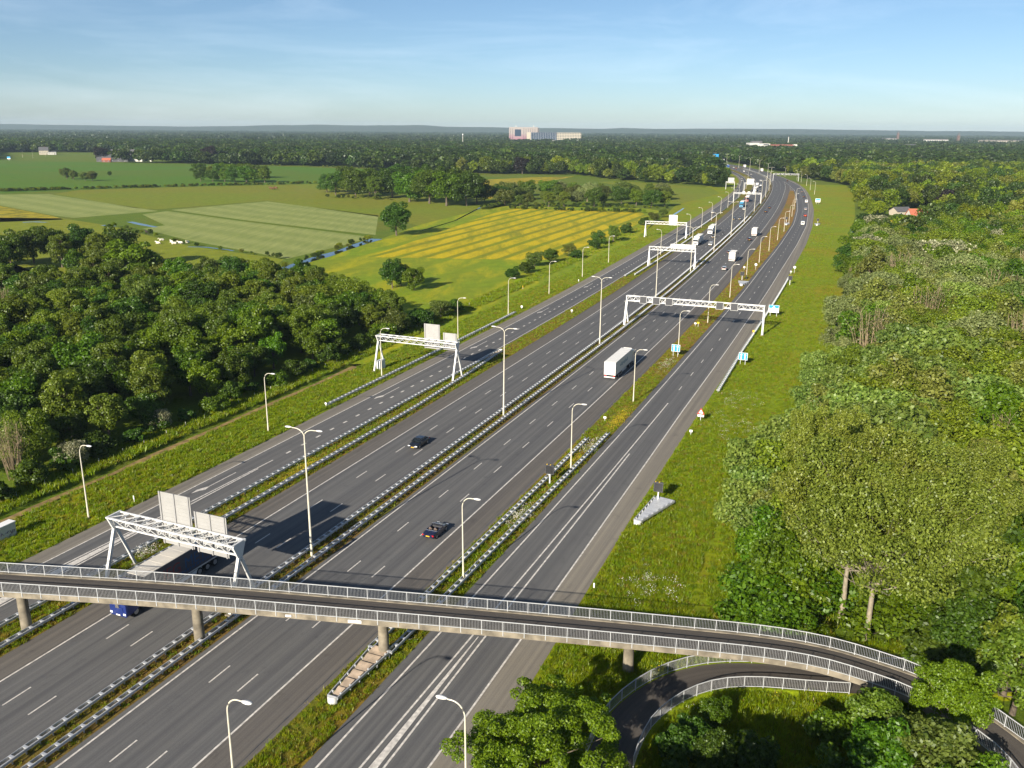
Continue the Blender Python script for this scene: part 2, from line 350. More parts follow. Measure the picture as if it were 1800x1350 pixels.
def make_ground():
    xs = axis(-110, 90, 1.0, 16000); ys = axis(48, 300, 1.2, 16000)
    X, Y = np.meshgrid(xs, ys); Z = np.zeros_like(X)
    near = (np.abs(X) < 200) & (Y > 20) & (Y < 620)
    px, py = X[near], Y[near]
    for pts, hw, dep in DITCH:
        d2 = np.full(px.shape, 1e9)
        for a in pts: d2 = np.minimum(d2, (px - a[0]) ** 2 + (py - a[1]) ** 2)
        d = np.sqrt(d2); z = -dep * np.clip(1 - (np.maximum(d - 0.5, 0) / hw), 0, 1); Z[near] = np.minimum(Z[near], z)
    n, m = X.shape
    i, j = np.meshgrid(np.arange(n - 1), np.arange(m - 1), indexing='ij'); a = (i * m + j).ravel()
    F = np.stack([a, a + 1, a + m + 1, a + m], -1)
    me = bpy.data.meshes.new('ground'); V = np.stack([X, Y, Z], -1).reshape(-1, 3)
    me.vertices.add(len(V)); me.vertices.foreach_set('co', V.astype(np.float32).ravel())
    me.loops.add(F.size); me.loops.foreach_set('vertex_index', F.astype(np.int32).ravel())
    me.polygons.add(len(F)); me.polygons.foreach_set('loop_start', np.arange(0, F.size, 4, dtype=np.int32)); me.update(calc_edges=True)
    me.materials.append(MAT['ground']); return struct(ob('ground', me))
ground = make_ground()
def sheet(name, poly, z, mat, kind='structure'):
    me = bpy.data.meshes.new(name); me.from_pydata([(x, y, z) for x, y in poly], [], [tuple(range(len(poly)))]); me.materials.append(MAT[mat])
    bm = bmesh.new(); bm.from_mesh(me)
    for f in bm.faces:
        if f.normal.z < 0: f.normal_flip()
    bmesh.ops.triangulate(bm, faces=bm.faces); bm.to_mesh(me); bm.free()
    o = ob(name, me); o['kind'] = kind; return o
def px(*pts): return [G(*p) for p in pts]
def ang(a, b): (x0, y0), (x1, y1) = G(*a), G(*b); return math.atan2(y1 - y0, x1 - x0)
a_m = ang((300, 372), (650, 418)); a_y = ang((760, 455), (1000, 385))
MAT['field_green'] = ground_grass('pasture_green', (0.080, 0.175, 0.008), (0.105, 0.205, 0.012), (0.12, 0.185, 0.012), big=0.006)
MAT['field_olive'] = ground_grass('meadow_olive', (0.165, 0.215, 0.012), (0.215, 0.255, 0.016), (0.225, 0.225, 0.02), (0.46, 0.37, 0.01), 0.62, big=0.008)
MAT['field_graze'] = ground_grass('grazed_pasture', (0.200, 0.240, 0.012), (0.235, 0.270, 0.016), (0.24, 0.25, 0.016), big=0.012)
MAT['field_flower'] = ground_grass('buttercup_meadow', (0.185, 0.235, 0.008), (0.24, 0.275, 0.010), (0.25, 0.25, 0.012), (0.62, 0.44, 0.002), 0.33, big=0.01, streak=(-a_y + math.pi / 2, 0.030))
MAT['field_mixed'] = ground_grass('mixed_meadow', (0.175, 0.265, 0.008), (0.230, 0.310, 0.010), (0.245, 0.285, 0.012), (0.44, 0.37, 0.006), 0.44, big=0.012, streak=(-a_y + math.pi / 2, 0.016))
MAT['field_mown'] = mown('mown_meadow', -a_m + math.pi / 2, 0.016, (0.195, 0.240, 0.060), (0.285, 0.315, 0.100))
MAT['field_yellow'] = ground_grass('yellow_meadow', (0.14, 0.16, 0.015), (0.2, 0.19, 0.02), (0.3, 0.24, 0.02), (0.55, 0.42, 0.012), 0.42, big=0.01)
fl = [('field', 0.02, 'field_mixed', [(450, 492), (560, 456), (660, 424), (735, 396), (850, 366), (880, 362), (1130, 366), (1168, 372), (1150, 390), (1120, 420), (960, 500), (700, 640), (600, 640)]),
      ('field', 0.02, 'field_graze', [(-60, 382), (110, 384), (200, 398), (330, 432), (500, 456), (445, 491), (330, 510), (200, 520), (-200, 520), (-200, 400)]),
      ('field', 0.02, 'field_green', [(-300, 281), (0, 281), (200, 286), (420, 290), (640, 297), (640, 303), (585, 316), (600, 322), (330, 328), (130, 334), (0, 340), (-300, 352)]),
      ('field', 0.02, 'field_olive', [(95, 341), (140, 334), (330, 328), (600, 322), (680, 338), (800, 355), (850, 365), (735, 396), (660, 380), (470, 353), (275, 368), (240, 366)]),
      ('field', 0.02, 'field_mown', [(-300, 350), (0, 342), (85, 341), (278, 371), (130, 383), (95, 379), (0, 361), (-300, 330)][:7]),
      ('field', 0.02, 'field_yellow', [(-200, 352), (0, 362), (95, 380), (112, 386), (-200, 398)]),
      ('field', 0.02, 'field_mown', [(300, 369), (470, 354), (665, 379), (660, 413), (560, 402), (430, 387)]),
      ('field', 0.02, 'field_mown', [(250, 377), (294, 371), (425, 389), (560, 405), (655, 417), (600, 432), (505, 455), (330, 422), (250, 402), (290, 396)]),
      ('field', 0.04, 'field_flower', [(645, 452), (745, 418), (840, 384), (895, 366), (1128, 374), (1142, 382), (1095, 408), (985, 456), (930, 457)]),
      ('field', 0.02, 'field_yellow', [(842, 345), (850, 316), (930, 312), (1010, 310), (960, 320), (900, 332), (862, 350)]),
      ('field', 0.02, 'field_olive', [(1050, 320), (1090, 318), (1250, 330), (1265, 340), (1180, 362), (1172, 340)]),
      ('field', 0.02, 'field_flower', [(1515, 388), (1530, 384), (1640, 393), (1630, 408), (1570, 425), (1560, 433), (1545, 420)]),
      ('field', 0.02, 'field_green', [(-200, 455), (0, 455), (62, 478), (66, 500), (-200, 505)])]
for nm, z, mt, pts in fl: sheet(nm, px(*pts), z, mt)
# the grassy bank and bright towpath strip right of the motorway
struct(ob('verge', strip_mesh('verge', -80, 900, tab((-90, 33.4), (28, 32.1), (70, 31.0), (110, 30.7), (200, 31.3), (294, 32.7), (394, 35.0), (485, 35.4), (590, 34.5), (704, 32.2), (834, 28.3), (900, 25)), tab((-90, 46), (60, 50), (200, 51), (360, 54), (480, 57), (860, 70), (900, 70)), 0.012, 'verge', nx=2)))
struct(ob('verge', strip_mesh('verge', -80, 1100, tab((-90, -45.8), (400, -45.8), (600, -60), (1100, -62)), tab((-90, -34.9), (300, -34.7), (480, -34.3), (760, -32.9), (900, -33.9), (1100, -35.8)), 0.012, 'verge', nx=2)))
# ditches: mud bed nearby, open water further on
struct(ob('ditch_bed', strip_mesh('ditch_bed', 12, 122, tab((10, -48.9), (25, -48.2), (40, -48.6), (52, -48.1), (60, -48.7), (75, -48.2), (90, -48.5), (105, -48.1), (122, -48.8)), tab((10, -46.8), (20, -47.3), (33, -47.0), (47, -47.5), (60, -46.9), (80, -47.4), (95, -47.0), (110, -47.4), (122, -46.9)), -0.33, 'mud')))
struct(ob('water', strip_mesh('water', 122, 550, -49.3, -46.3, -0.36, 'water')))
struct(ob('water', strip_mesh('water', 24, 118, 45.9, 48.1, -0.68, 'water')))
def water_line(pts, w):
    P = [Vector(G(*p)) for p in pts]; L = []; Rr = []
    for i, p in enumerate(P):
        t = (P[min(i + 1, len(P) - 1)] - P[max(i - 1, 0)]).normalized(); n = Vector((-t.y, t.x)); ww = w * (1 + 0.3 * math.sin(i * 2.1)) / 2
        L.append(p + n * ww); Rr.append(p - n * ww)
    return sheet('water', [tuple(q) for q in L + Rr[::-1]], 0.055, 'water')
water_line([(436, 496), (470, 482), (505, 470), (540, 459), (570, 450), (600, 441), (630, 430), (662, 420)], 5.0)
water_line([(228, 390), (250, 395), (274, 399.5)], 3.4); water_line([(40, 391), (60, 390), (82, 391)], 3); water_line([(180, 396), (200, 398)], 3)
water_line([(330, 434), (360, 434.5), (400, 439), (410, 441)], 1.6); water_line([(1176, 383), (1190, 374), (1202, 366)], 1.3); water_line([(738, 407), (760, 400), (800, 388), (850, 362)], 1.6)
water_line([(1497, 409), (1500, 400), (1504, 390)], 2.2)

# ================================================================== MOTORWAY
Apl = tab((-90, -35), (60, -34.6), (300, -34.8), (480, -34.4), (760, -33), (900, -34), (1120, -36), (1400, -38), (2000, -45))
A0 = tab((-90, -32.3), (60, -31.8), (300, -31.4), (480, -30.8), (760, -29.8), (900, -31.5), (1120, -33.5), (1400, -35.5), (2000, -42))
A2 = tab((-90, -24.3), (300, -24.0), (500, -23.5), (765, -24.6), (912, -26.5), (1084, -28), (1400, -29.5), (2000, -36))
Apr = lambda s: A2(s) + 0.45
C0 = tab((-90, -15.05), (420, -14.9), (700, -15.6), (960, -17.0), (1100, -19), (1300, -20), (2000, -24))
Cpl = lambda s: C0(s) - np.interp(s, [0, 600, 900], [3.65, 3.5, 2.2])
C3 = lambda s: -4.8 + 0 * s
E0 = lambda s: 0.0 * s
E3 = tab((-90, 10.55), (760, 10.55), (850, 11.5), (960, 12.2), (1100, 14.0), (2000, 14))
Ep = tab((-90, 14.3), (600, 14.5), (760, 14.6), (800, 15.4), (860, 15.0), (940, 12.3), (1000, 13.5), (1100, 15.2), (2000, 15.2))
G0 = tab((-90, 19.6), (60, 20.15), (180, 20.4), (234, 21), (300, 21.8), (390, 23.7), (490, 25), (590, 24), (740, 20.7), (800, 19.3), (860, 16), (940, 12.4))
Gpl = lambda s: G0(s) - np.interp(s, [0, 300, 860, 940], [1.1, 1.2, 1.0, 0.1])
G2 = tab((-90, 29), (20, 28.6), (70, 28.05), (120, 27.65), (200, 27.85), (300, 29.1), (390, 31), (480, 32.1), (606, 30.9), (720, 29.2), (834, 26.5), (872, 24.6), (960, 18.6), (1060, 15.4))
Gpr = tab((-90, 33.6), (28, 32.2), (70, 31.1), (110, 30.8), (200, 31.4), (294, 32.8), (394, 35.1), (485, 35.5), (590, 34.6), (704, 32.3), (834, 28.6), (932, 23.5), (1000, 19), (1060, 16.2))
ZR = 0.03; S0, S1 = -85, 1900
def carriageway(label_parts):
    root = None
    for (a, b, mt, s1) in label_parts:
        o = ob('carriageway' if root is None else 'hard_shoulder', strip_mesh('carriageway', S0, s1, a, b, ZR, mt, 5, 2), root)
        if root is None: root = struct(o)
    return root
cwA = carriageway([(A0, Apr, 'lane', S1), (Apl, A0, 'shoulder', S1)])
cwC = carriageway([(C0, lambda s: C3(s) + 0.55, 'lane', S1), (Cpl, C0, 'shoulder_brown', S1)])
cwE = carriageway([(lambda s: E0(s) - 0.65, E3, 'lane', S1), (E3, Ep, 'shoulder_brown', S1)])
cwG = carriageway([(Gpl, G2, 'lane', 940), (G2, Gpr, 'shoulder', 1060)])
ob('carriageway_gore', strip_mesh('carriageway_gore', 795, 945, Ep, Gpl, ZR - 0.004, 'shoulder'), cwG)
ob('carriageway_merge', strip_mesh('carriageway_merge', 940, 1060, lambda s: np.maximum(E3(s), 12.3) - 0.2, G2, ZR - 0.006, 'lane'), cwG)
def line(root, off, s0, s1, w=0.2, name='edge_line'):
    return ob(name, strip_mesh(name, s0, s1, lambda s: off(s) - w / 2, lambda s: off(s) + w / 2, ZR + 0.012, 'paint', 5), root)
line(cwA, A0, S0, S1); line(cwA, A2, S0, S1); line(cwC, C0, S0, S1); line(cwC, C3, S0, S1); line(cwE, E0, S0, S1); line(cwE, E3, S0, 945); line(cwG, G0, S0, 935); line(cwG, G2, S0, 1060)
_dash = MB(); _dash.box((0, 1.5, 0), (0.16, 3.0, 0.006)); dash_me = _dash.mesh('lane_dash', 'paint')
_blk = MB(); _blk.box((0, 0.6, 0), (0.36, 1.2, 0.006)); blk_me = _blk.mesh('block_mark', 'paint')
def dashes(root, off, s0, per, n_end, me, name, length, w, near=260):
    far = MB(); s = s0
    while s < n_end:
        o = float(off(np.array(s))); x, y = RF(s, o)
        if s < near and s > -8:
            ob(name, me, root, (float(x), float(y), ZR + 0.014), -RH(s))
        else:
            h = RH(s); far.box((float(x) + math.sin(h) * length / 2, float(y) + math.cos(h) * length / 2, ZR + 0.014), (w, length, 0.006), Matrix.Rotation(-h, 3, 'Z'))
        s += per
    o = far.build(name + '_row', 'paint', root); o['kind'] = 'stuff'
c_ = lambda v: (lambda s: v + 0 * s)
dashes(cwE, c_(3.55), 3.4 - 84, 12, 1500, dash_me, 'lane_dash', 3, 0.16); dashes(cwE, c_(7.0), 3.4 - 84, 12, 1500, dash_me, 'lane_dash', 3, 0.16)
dashes(cwC, lambda s: C0(s) * 0.66 - 4.8 * 0.34 - 0.0, 5.0 - 84, 12, 1500, dash_me, 'lane_dash', 3, 0.16); dashes(cwC, lambda s: C0(s) * 0.33 - 4.8 * 0.67, 5.0 - 84, 12, 1500, dash_me, 'lane_dash', 3, 0.16)
Gm = tab((120, 24.05), (134, 24.1), (244, 24.7), (300, 25.4), (390, 27.3), (480, 28.5), (606, 27.4), (720, 25), (860, 20.5))
dashes(cwG, Gm, 131.7, 12, 840, dash_me, 'lane_dash', 3, 0.16)
Am = lambda s: A0(s) * 0.48 + A2(s) * 0.52
dashes(cwA, Am, 69.3, 4.23, 420, blk_me, 'block_mark', 1.2, 0.36, near=220); dashes(cwA, Am, 424, 12, 1500, dash_me, 'lane_dash', 3, 0.16, near=0)
# double lines and painted wedges where lanes split
line(cwG, tab((-90, 22.9), (34, 23.45), (122, 24.0)), S0, 122, 0.2, 'solid_line'); line(cwG, tab((-90, 26.6), (11, 25.2), (34, 24.75), (90, 24.35)), S0, 92, 0.2, 'solid_line')
ob('painted_wedge', strip_mesh('painted_wedge', S0, 33, tab((-90, 23.7), (11, 24.0), (33, 24.05)), tab((-90, 25.9), (11, 24.75), (33, 24.15)), ZR + 0.012, 'paint'), cwG)
line(cwA, tab((-90, -31.4), (26, -29.35), (48, -28.4), (66, -27.95)), S0, 66, 0.2, 'solid_line'); line(cwA, tab((-90, -26.9), (26, -27.6), (50, -27.8), (64, -27.75)), S0, 62, 0.2, 'solid_line')
ob('painted_wedge', strip_mesh('painted_wedge', S0, 44, tab((-90, -30.8), (26, -29.0), (44, -28.25)), tab((-90, -27.5), (26, -27.95), (44, -28.1)), ZR + 0.012, 'paint'), cwA)
ob('painted_wedge', strip_mesh('painted_wedge', 905, 942, Ep, Gpl, ZR + 0.012, 'paint'), cwG)
_ar = MB(); _ar.box((0, 4.2, 0), (0.16, 6.2, 0.006)); _ar.add([(0.05, 1.6, 0.003), (-0.75, -0.4, 0.003), (-0.55, -1.9, 0.003), (-0.15, -0.6, 0.003), (0.35, 0.1, 0.003)], [(0, 1, 2, 3, 4)]); arrow_me = _ar.mesh('arrow_mark', 'paint')
for s in (52, 103, 148, 195, 242):
    x, y = RF(s, -29.9); ob('arrow_mark', arrow_me, cwA, (float(x), float(y), ZR + 0.014), -RH(s))
# reserves between the carriageways
struct(ob('grass_strip', strip_mesh('grass_strip', S0, S1, Apr, Cpl, 0.012, 'strip', 5, 2)))
struct(ob('grass_strip', strip_mesh('grass_strip', S0, S1, lambda s: C3(s) + 0.55, lambda s: E0(s) - 0.65, 0.012, 'median', 5, 2)))
struct(ob('grass_strip', strip_mesh('grass_strip', S0, 165, Ep, Gpl, 0.012, 'strip', 5, 2)))
struct(ob('grass_strip', strip_mesh('grass_strip', 165, 800, Ep, Gpl, 0.012, 'strip_far', 5, 2)))
# broken tar seam along the outbound shoulder
ob('tar_seam', strip_mesh('tar_seam', S0, 160, lambda s: Ep(s) - 0.62 + 0.03 * np.sin(s * 1.7), lambda s: Ep(s) - 0.52 + 0.03 * np.sin(s * 2.3), ZR + 0.006, 'dark', 1.5), cwE)

# ================================================================== GUARDRAILS
def wbeam(s):   # cross-section of a corrugated rail, (across, up)
    return [(0.0, 0.16), (0.05, 0.13), (0.05, 0.05), (0.0, 0.02), (0.0, -0.02), (0.05, -0.05), (0.05, -0.13), (0.0, -0.16), (-0.03, -0.16), (-0.03, 0.16)]
def rail_loft(off, s0, s1, side, step=4.0, z=0.62):
    ss = np.unique(np.r_[np.arange(s0, s1, step), s1]); rings = []
    for s in ss:
        o = float(off(s)); ring = []
        for a, u in wbeam(s):
            x, y = RF(s, o + a * side); ring.append((float(x), float(y), z + u))
        rings.append(ring)
    return MB().loft(rings)
_b = MB(); _b.box((0, 0, 0.66), (0.46, 0.16, 0.14)); _b.box((0, 0, 0.76), (0.50, 0.26, 0.03)); _b.box((0, 0, 0.31), (0.11, 0.10, 0.62)); br_me = _b.mesh('post', 'steel')
def guardrail(off, s0, s1, label, near=(-10, 125), step=1.333, cw=0.26):
    x, y = RF(s0, float(off(s0))); t = thing('guardrail', label, 'guardrail', (0, 0, 0), 0, 'guardrails along the motorway')
    for sd in (-1, 1):
        rail_loft(lambda s: off(s) + sd * cw, s0, s1, sd).build('rail', 'steel', t)
    far = MB(); s = s0
    while s <= s1:
        x, y = RF(s, float(off(s))); h = RH(s)
        if near[0] < s < near[1]: ob('post', br_me, t, (float(x), float(y), 0), -h)
        elif s < 520:
            M = Matrix.Rotation(-h, 3, 'Z'); far.box((x, y, 0.68), (0.48, 0.2, 0.16), M); far.box((x, y, 0.3), (0.11, 0.1, 0.6), M)
        s += step
    if far.v: o = far.build('post_row', 'steel', t); o['kind'] = 'stuff'
    return t
lin = tab
guardrail(lin((-80, -23.3), (100, -23.2), (124, -23.0), (139, -22.6)), -80, 139, 'guardrail beside the left slip road running up to the gantry with two grey boards')
guardrail(lin((-80, -19.6), (100, -19.7), (125, -20.6), (139, -21.5)), -80, 139, 'guardrail along the near edge of the grass reserve beside the inbound shoulder')
guardrail(c_(-3.75), -80, 1250, 'guardrail on the inbound side of the central reserve')
guardrail(c_(-1.55), -80, 1250, 'guardrail on the outbound side of the central reserve')
guardrail(lin((20, 15.3), (26, 15.2), (95, 16.0)), 26, 95, 'guardrail beside the outbound shoulder between the bridge and the small dark matrix sign')
guardrail(lin((20, 17.2), (26, 17.4), (60, 17.9), (99, 18.6)), 26, 99, 'guardrail along the slip road edge of the grass strip beyond the bridge')
guardrail(lin((90, -35.9), (190, -36.0)), 93, 190, 'guardrail on the grass bank left of the left slip road', near=(90, 150))
guardrail(lin((130, 31.9), (170, 31.6), (205, 32.0), (290, 33.4)), 133, 289, 'guardrail beside the right hard shoulder leading past the gantry leg', near=(130, 175))
guardrail(lin((270, -22.9), (700, -22.9)), 268, 700, 'far guardrail between left slip road and inbound carriageway, left of the two', near=(0, 0))
guardrail(lin((270, -20.2), (330, -19.5)), 272, 400, 'short far guardrail on the inbound side beneath the gantry with a white board', near=(0, 0))

# crash cushions: a nose, two flaring rails, overlapping deck plates
def cushion(label, nose, head, L, w0, w1, deck_mat, nplate):
    t = thing('crash_cushion', label, 'crash cushion', (nose[0], nose[1], 0), head, 'crash cushions at the ends of guardrails')
    m = MB(); ring = []
    pts = [(w0 * math.cos(a), -w0 * 0.85 * math.sin(a)) for a in np.linspace(0, math.pi, 9)]
    m.prism([(x, y) for x, y in pts], 0.12, 0.82); m.build('nose', 'white_steel', t, 40)
    for sd in (-1, 1):
        r = MB(); p0 = Vector((sd * w0, 0, 0.62)); p1 = Vector((sd * w1, L, 0.62)); r.bar(p0, p1, 0.06, 0.32); r.bar(p0 + Vector((sd * 0.05, 0, 0.08)), p1 + Vector((sd * 0.05, 0, 0.08)), 0.05, 0.1); r.bar(p0 + Vector((sd * 0.05, 0, -0.08)), p1 + Vector((sd * 0.05, 0, -0.08)), 0.05, 0.1)
        r.build('rail', 'steel', t)
        for k in range(nplate):
            f = (k + 0.5) / nplate; q = MB(); q.box((sd * (w0 + (w1 - w0) * f - 0.12), L * f, 0.4), (0.14, 0.1, 0.8)); q.build('post', 'steel', t)
    for k in range(nplate):
        f0, f1 = k / nplate, (k + 1.12) / nplate; z0 = 0.56 + 0.02 * (k % 2); q = MB()
        wa = w0 + (w1 - w0) * f0 - 0.22; wb = w0 + (w1 - w0) * f1 - 0.22; y0 = L * f0 + 0.05; y1 = L * f1
        q.add([(-wa, y0, z0), (wa, y0, z0), (wb, y1, z0 + 0.16), (-wb, y1, z0 + 0.16), (-wa, y0, z0 - 0.05), (wa, y0, z0 - 0.05), (wb, y1, z0 + 0.09), (-wb, y1, z0 + 0.09)],
              [(0, 1, 2, 3), (7, 6, 5, 4), (0, 4, 5, 1), (1, 5, 6, 2), (2, 6, 7, 3), (3, 7, 4, 0)]); q.build('deck_plate', deck_mat, t)
    return t
MAT['rusty'] = plain('rust_stained_concrete', (0.42, 0.33, 0.24), 0.8, var=0.35, nscale=1.2)
x, y = RF(17.6, 16.3); cushion('rust-stained crash cushion in the grass in front of the round bridge pillar', (float(x), float(y)), -RH(18), 8.6, 0.5, 1.15, 'rusty', 6)
a = Vector(G(1120, 923)); b = Vector(G(1168, 884)); d = b - a
cushion('pale steel crash cushion standing alone on the green bank below a matrix sign', (a.x, a.y), -math.atan2(d.x, d.y), d.length * 1.0, 0.5, 1.55, 'steel', 7)
x, y = RF(146, -22.1); o = cushion('long crash cushion pointing away at the reserve end behind the two-board gantry', (float(x), float(y)), -RH(146) + math.pi, 8.0, 0.4, 0.8, 'rusty', 6)
a = Vector(G(1303, 503)); b = Vector(G(1306, 491)); d = b - a
cushion('grey arrow-shaped crash cushion in the brown strip below a matrix sign', (a.x, a.y), -RH(270), 7.0, 0.5, 1.9, 'steel', 4)
a = G(1382, 396); cushion('far crash cushion in the brown strip before the merging lanes', a, -RH(480), 7.0, 0.5, 1.6, 'steel', 3)
a = G(1436, 397); cushion('far crash cushion on the bank beside the right hard shoulder', a, -RH(480), 7.0, 0.5, 1.6, 'steel', 3)

# ================================================================== LAMPS
def arm_pts(sd, reach, rise, h):
    P = []
    for t in np.linspace(0, 1, 9):
        a = t * math.pi / 2 * 1.12
        P.append((sd * reach * (1 - math.cos(min(a, math.pi / 2))) * 0.75 if t < 0.9 else sd * reach * (0.75 + 2.2 * (t - 0.9)), 0, h + rise * math.sin(min(a, math.pi / 2))))
    return P
def head_mb(sd, reach, z):
    m = MB(); rings = []
    for k, (dx, r) in enumerate([(0, 0.05), (0.1, 0.12), (0.3, 0.2), (0.55, 0.23), (0.8, 0.19), (0.95, 0.08)]):
        rings.append([(sd * (reach + dx), r * math.cos(a) * 1.0, z + 0.02 + r * 0.5 * math.sin(a)) for a in np.linspace(0, 2 * math.pi, 9)[:-1]])
    return m.loft(rings)
def lamp_meshes(kind):
    H = 15.9 if kind == 2 else 9.6; parts = []
    p = MB(); p.tube([(0, 0, 0), (0, 0, 1.2), (0, 0, 1.25), (0, 0, H * 0.5), (0, 0, H)], [0.13, 0.12, 0.105, 0.085, 0.06] if kind == 1 else [0.17, 0.16, 0.14, 0.11, 0.075], 8)
    parts.append(('pole', p.mesh('pole', 'lamp_cream', 40)))
    reach, rise = (1.45, 1.25) if kind == 1 else (1.75, 1.0)
    for sd in ((1,) if kind == 1 else (-1, 1)):
        a = MB(); a.tube(arm_pts(sd, reach, rise, H - 0.02), [0.06] * 5 + [0.055] * 4, 6); parts.append(('arm', a.mesh('arm', 'lamp_cream', 40)))
        parts.append(('lamp_head', head_mb(sd, reach * 0.97, H + rise).mesh('lamp_head', 'lamp_head', 50)))
    b = MB(); b.tube([(0, 0, -0.1), (0, 0, 0.12)], [0.22, 0.2], 8); parts.append(('base', b.mesh('base', 'concrete')))
    return parts
LM = {1: lamp_meshes(1), 2: lamp_meshes(2)}
def lamp(kind, s, o, flip, label, group, sc=1.0):
    x, y = RF(s, o); t = thing('street_lamp', label, 'street lamp', (float(x), float(y), 0), -RH(s) + (math.pi if flip else 0) + R_.uniform(-0.05, 0.05), group)
    t.scale = (sc, sc, sc); t.rotation_euler[0] = R_.uniform(-0.008, 0.008); t.rotation_euler[1] = R_.uniform(-0.008, 0.008)
    for n, me in LM[kind]: ob(n, me, t)
gl = 'single-arm lamps on the left bank'; gm = 'double-arm lamps in the central reserve'; gf = 'single-arm lamps in the grass strip right of the outbound lanes'
txt = ['beside the white cabinet near the bridge', 'second from the bridge', 'in front of the two-board gantry', 'beyond the two-board gantry', 'fifth from the bridge', 'sixth from the bridge', 'seventh from the bridge', 'last before they change sides']
for k, s in enumerate((38, 77, 116, 154, 188, 224, 262, 300)): lamp(1, s, -37.4, False, 'single-arm cream lamp on the left bank, ' + txt[k], gl)
for k, s in enumerate((331, 370, 408, 449, 490, 537, 586, 632, 685, 740, 800, 860, 930)): lamp(1, s, float(A2(s)) + 1.6, True, 'far lamp right of the left slip road, number %d from the gantry' % (k + 1), 'far lamps along the left slip road')
txt = ['next to the four-legged gantry by the bridge', 'second, level with the white lorry', 'third, left of the wide gantry', 'fourth, passing behind the wide gantry', 'fifth, crossing the white-board gantry', 'sixth']
for k, s in enumerate((41, 102, 164, 227, 290, 354, 419, 488, 561, 633, 702, 785)): lamp(2, s, -2.75, False, 'tall double-arm lamp in the central reserve, ' + (txt[k] if k < 6 else 'number %d from the bridge' % (k + 1)), gm)
for k, (s, o) in enumerate(((880, -2.6), (1000, 2.0 - 4.5), (1110, -2.6), (1200, -2.6), (1290, -2.6), (1380, -2.6), (1460, -2.6), (1540, -2.6))): lamp(2, s, o, False, 'distant T-shaped double lamp on the bend, number %d along' % (k + 1), 'distant double lamps on the bend')
txt = ['nearest the camera below the bridge', 'just beyond the bridge', 'beside the small matrix sign', 'right of the white lorry', 'by the blue two-arrow sign', 'in front of the wide gantry', 'just beyond the wide gantry']
for k, s in enumerate((3, 43, 82, 120, 161, 200, 241, 281, 323, 363, 406, 446, 488, 537, 590, 650)): lamp(1, s, float(np.interp(s, [0, 120, 160, 240, 323, 446, 500, 600], [17.4, 17.5, 17.7, 18.3, 19.6, 21.9, 22.4, 21.5])), False, 'cream lamp in the strip right of the outbound lanes, ' + (txt[k] if k < 7 else 'number %d from the bridge' % k), gf)
lamp(1, 9.5, 34.2, True, 'lamp with its head over the right lanes, rising behind the leafy tree', 'single lamp at the bottom')
for k, (s, o) in enumerate(((751, 35.5), (805, 32.8), (873, 31.5), (935, 29), (965, 26.6), (1047, 21))): lamp(1, s, o, True, 'far lamp on the outer edge of the right-hand bend, number %d along' % (k + 1), 'far lamps on the right edge')

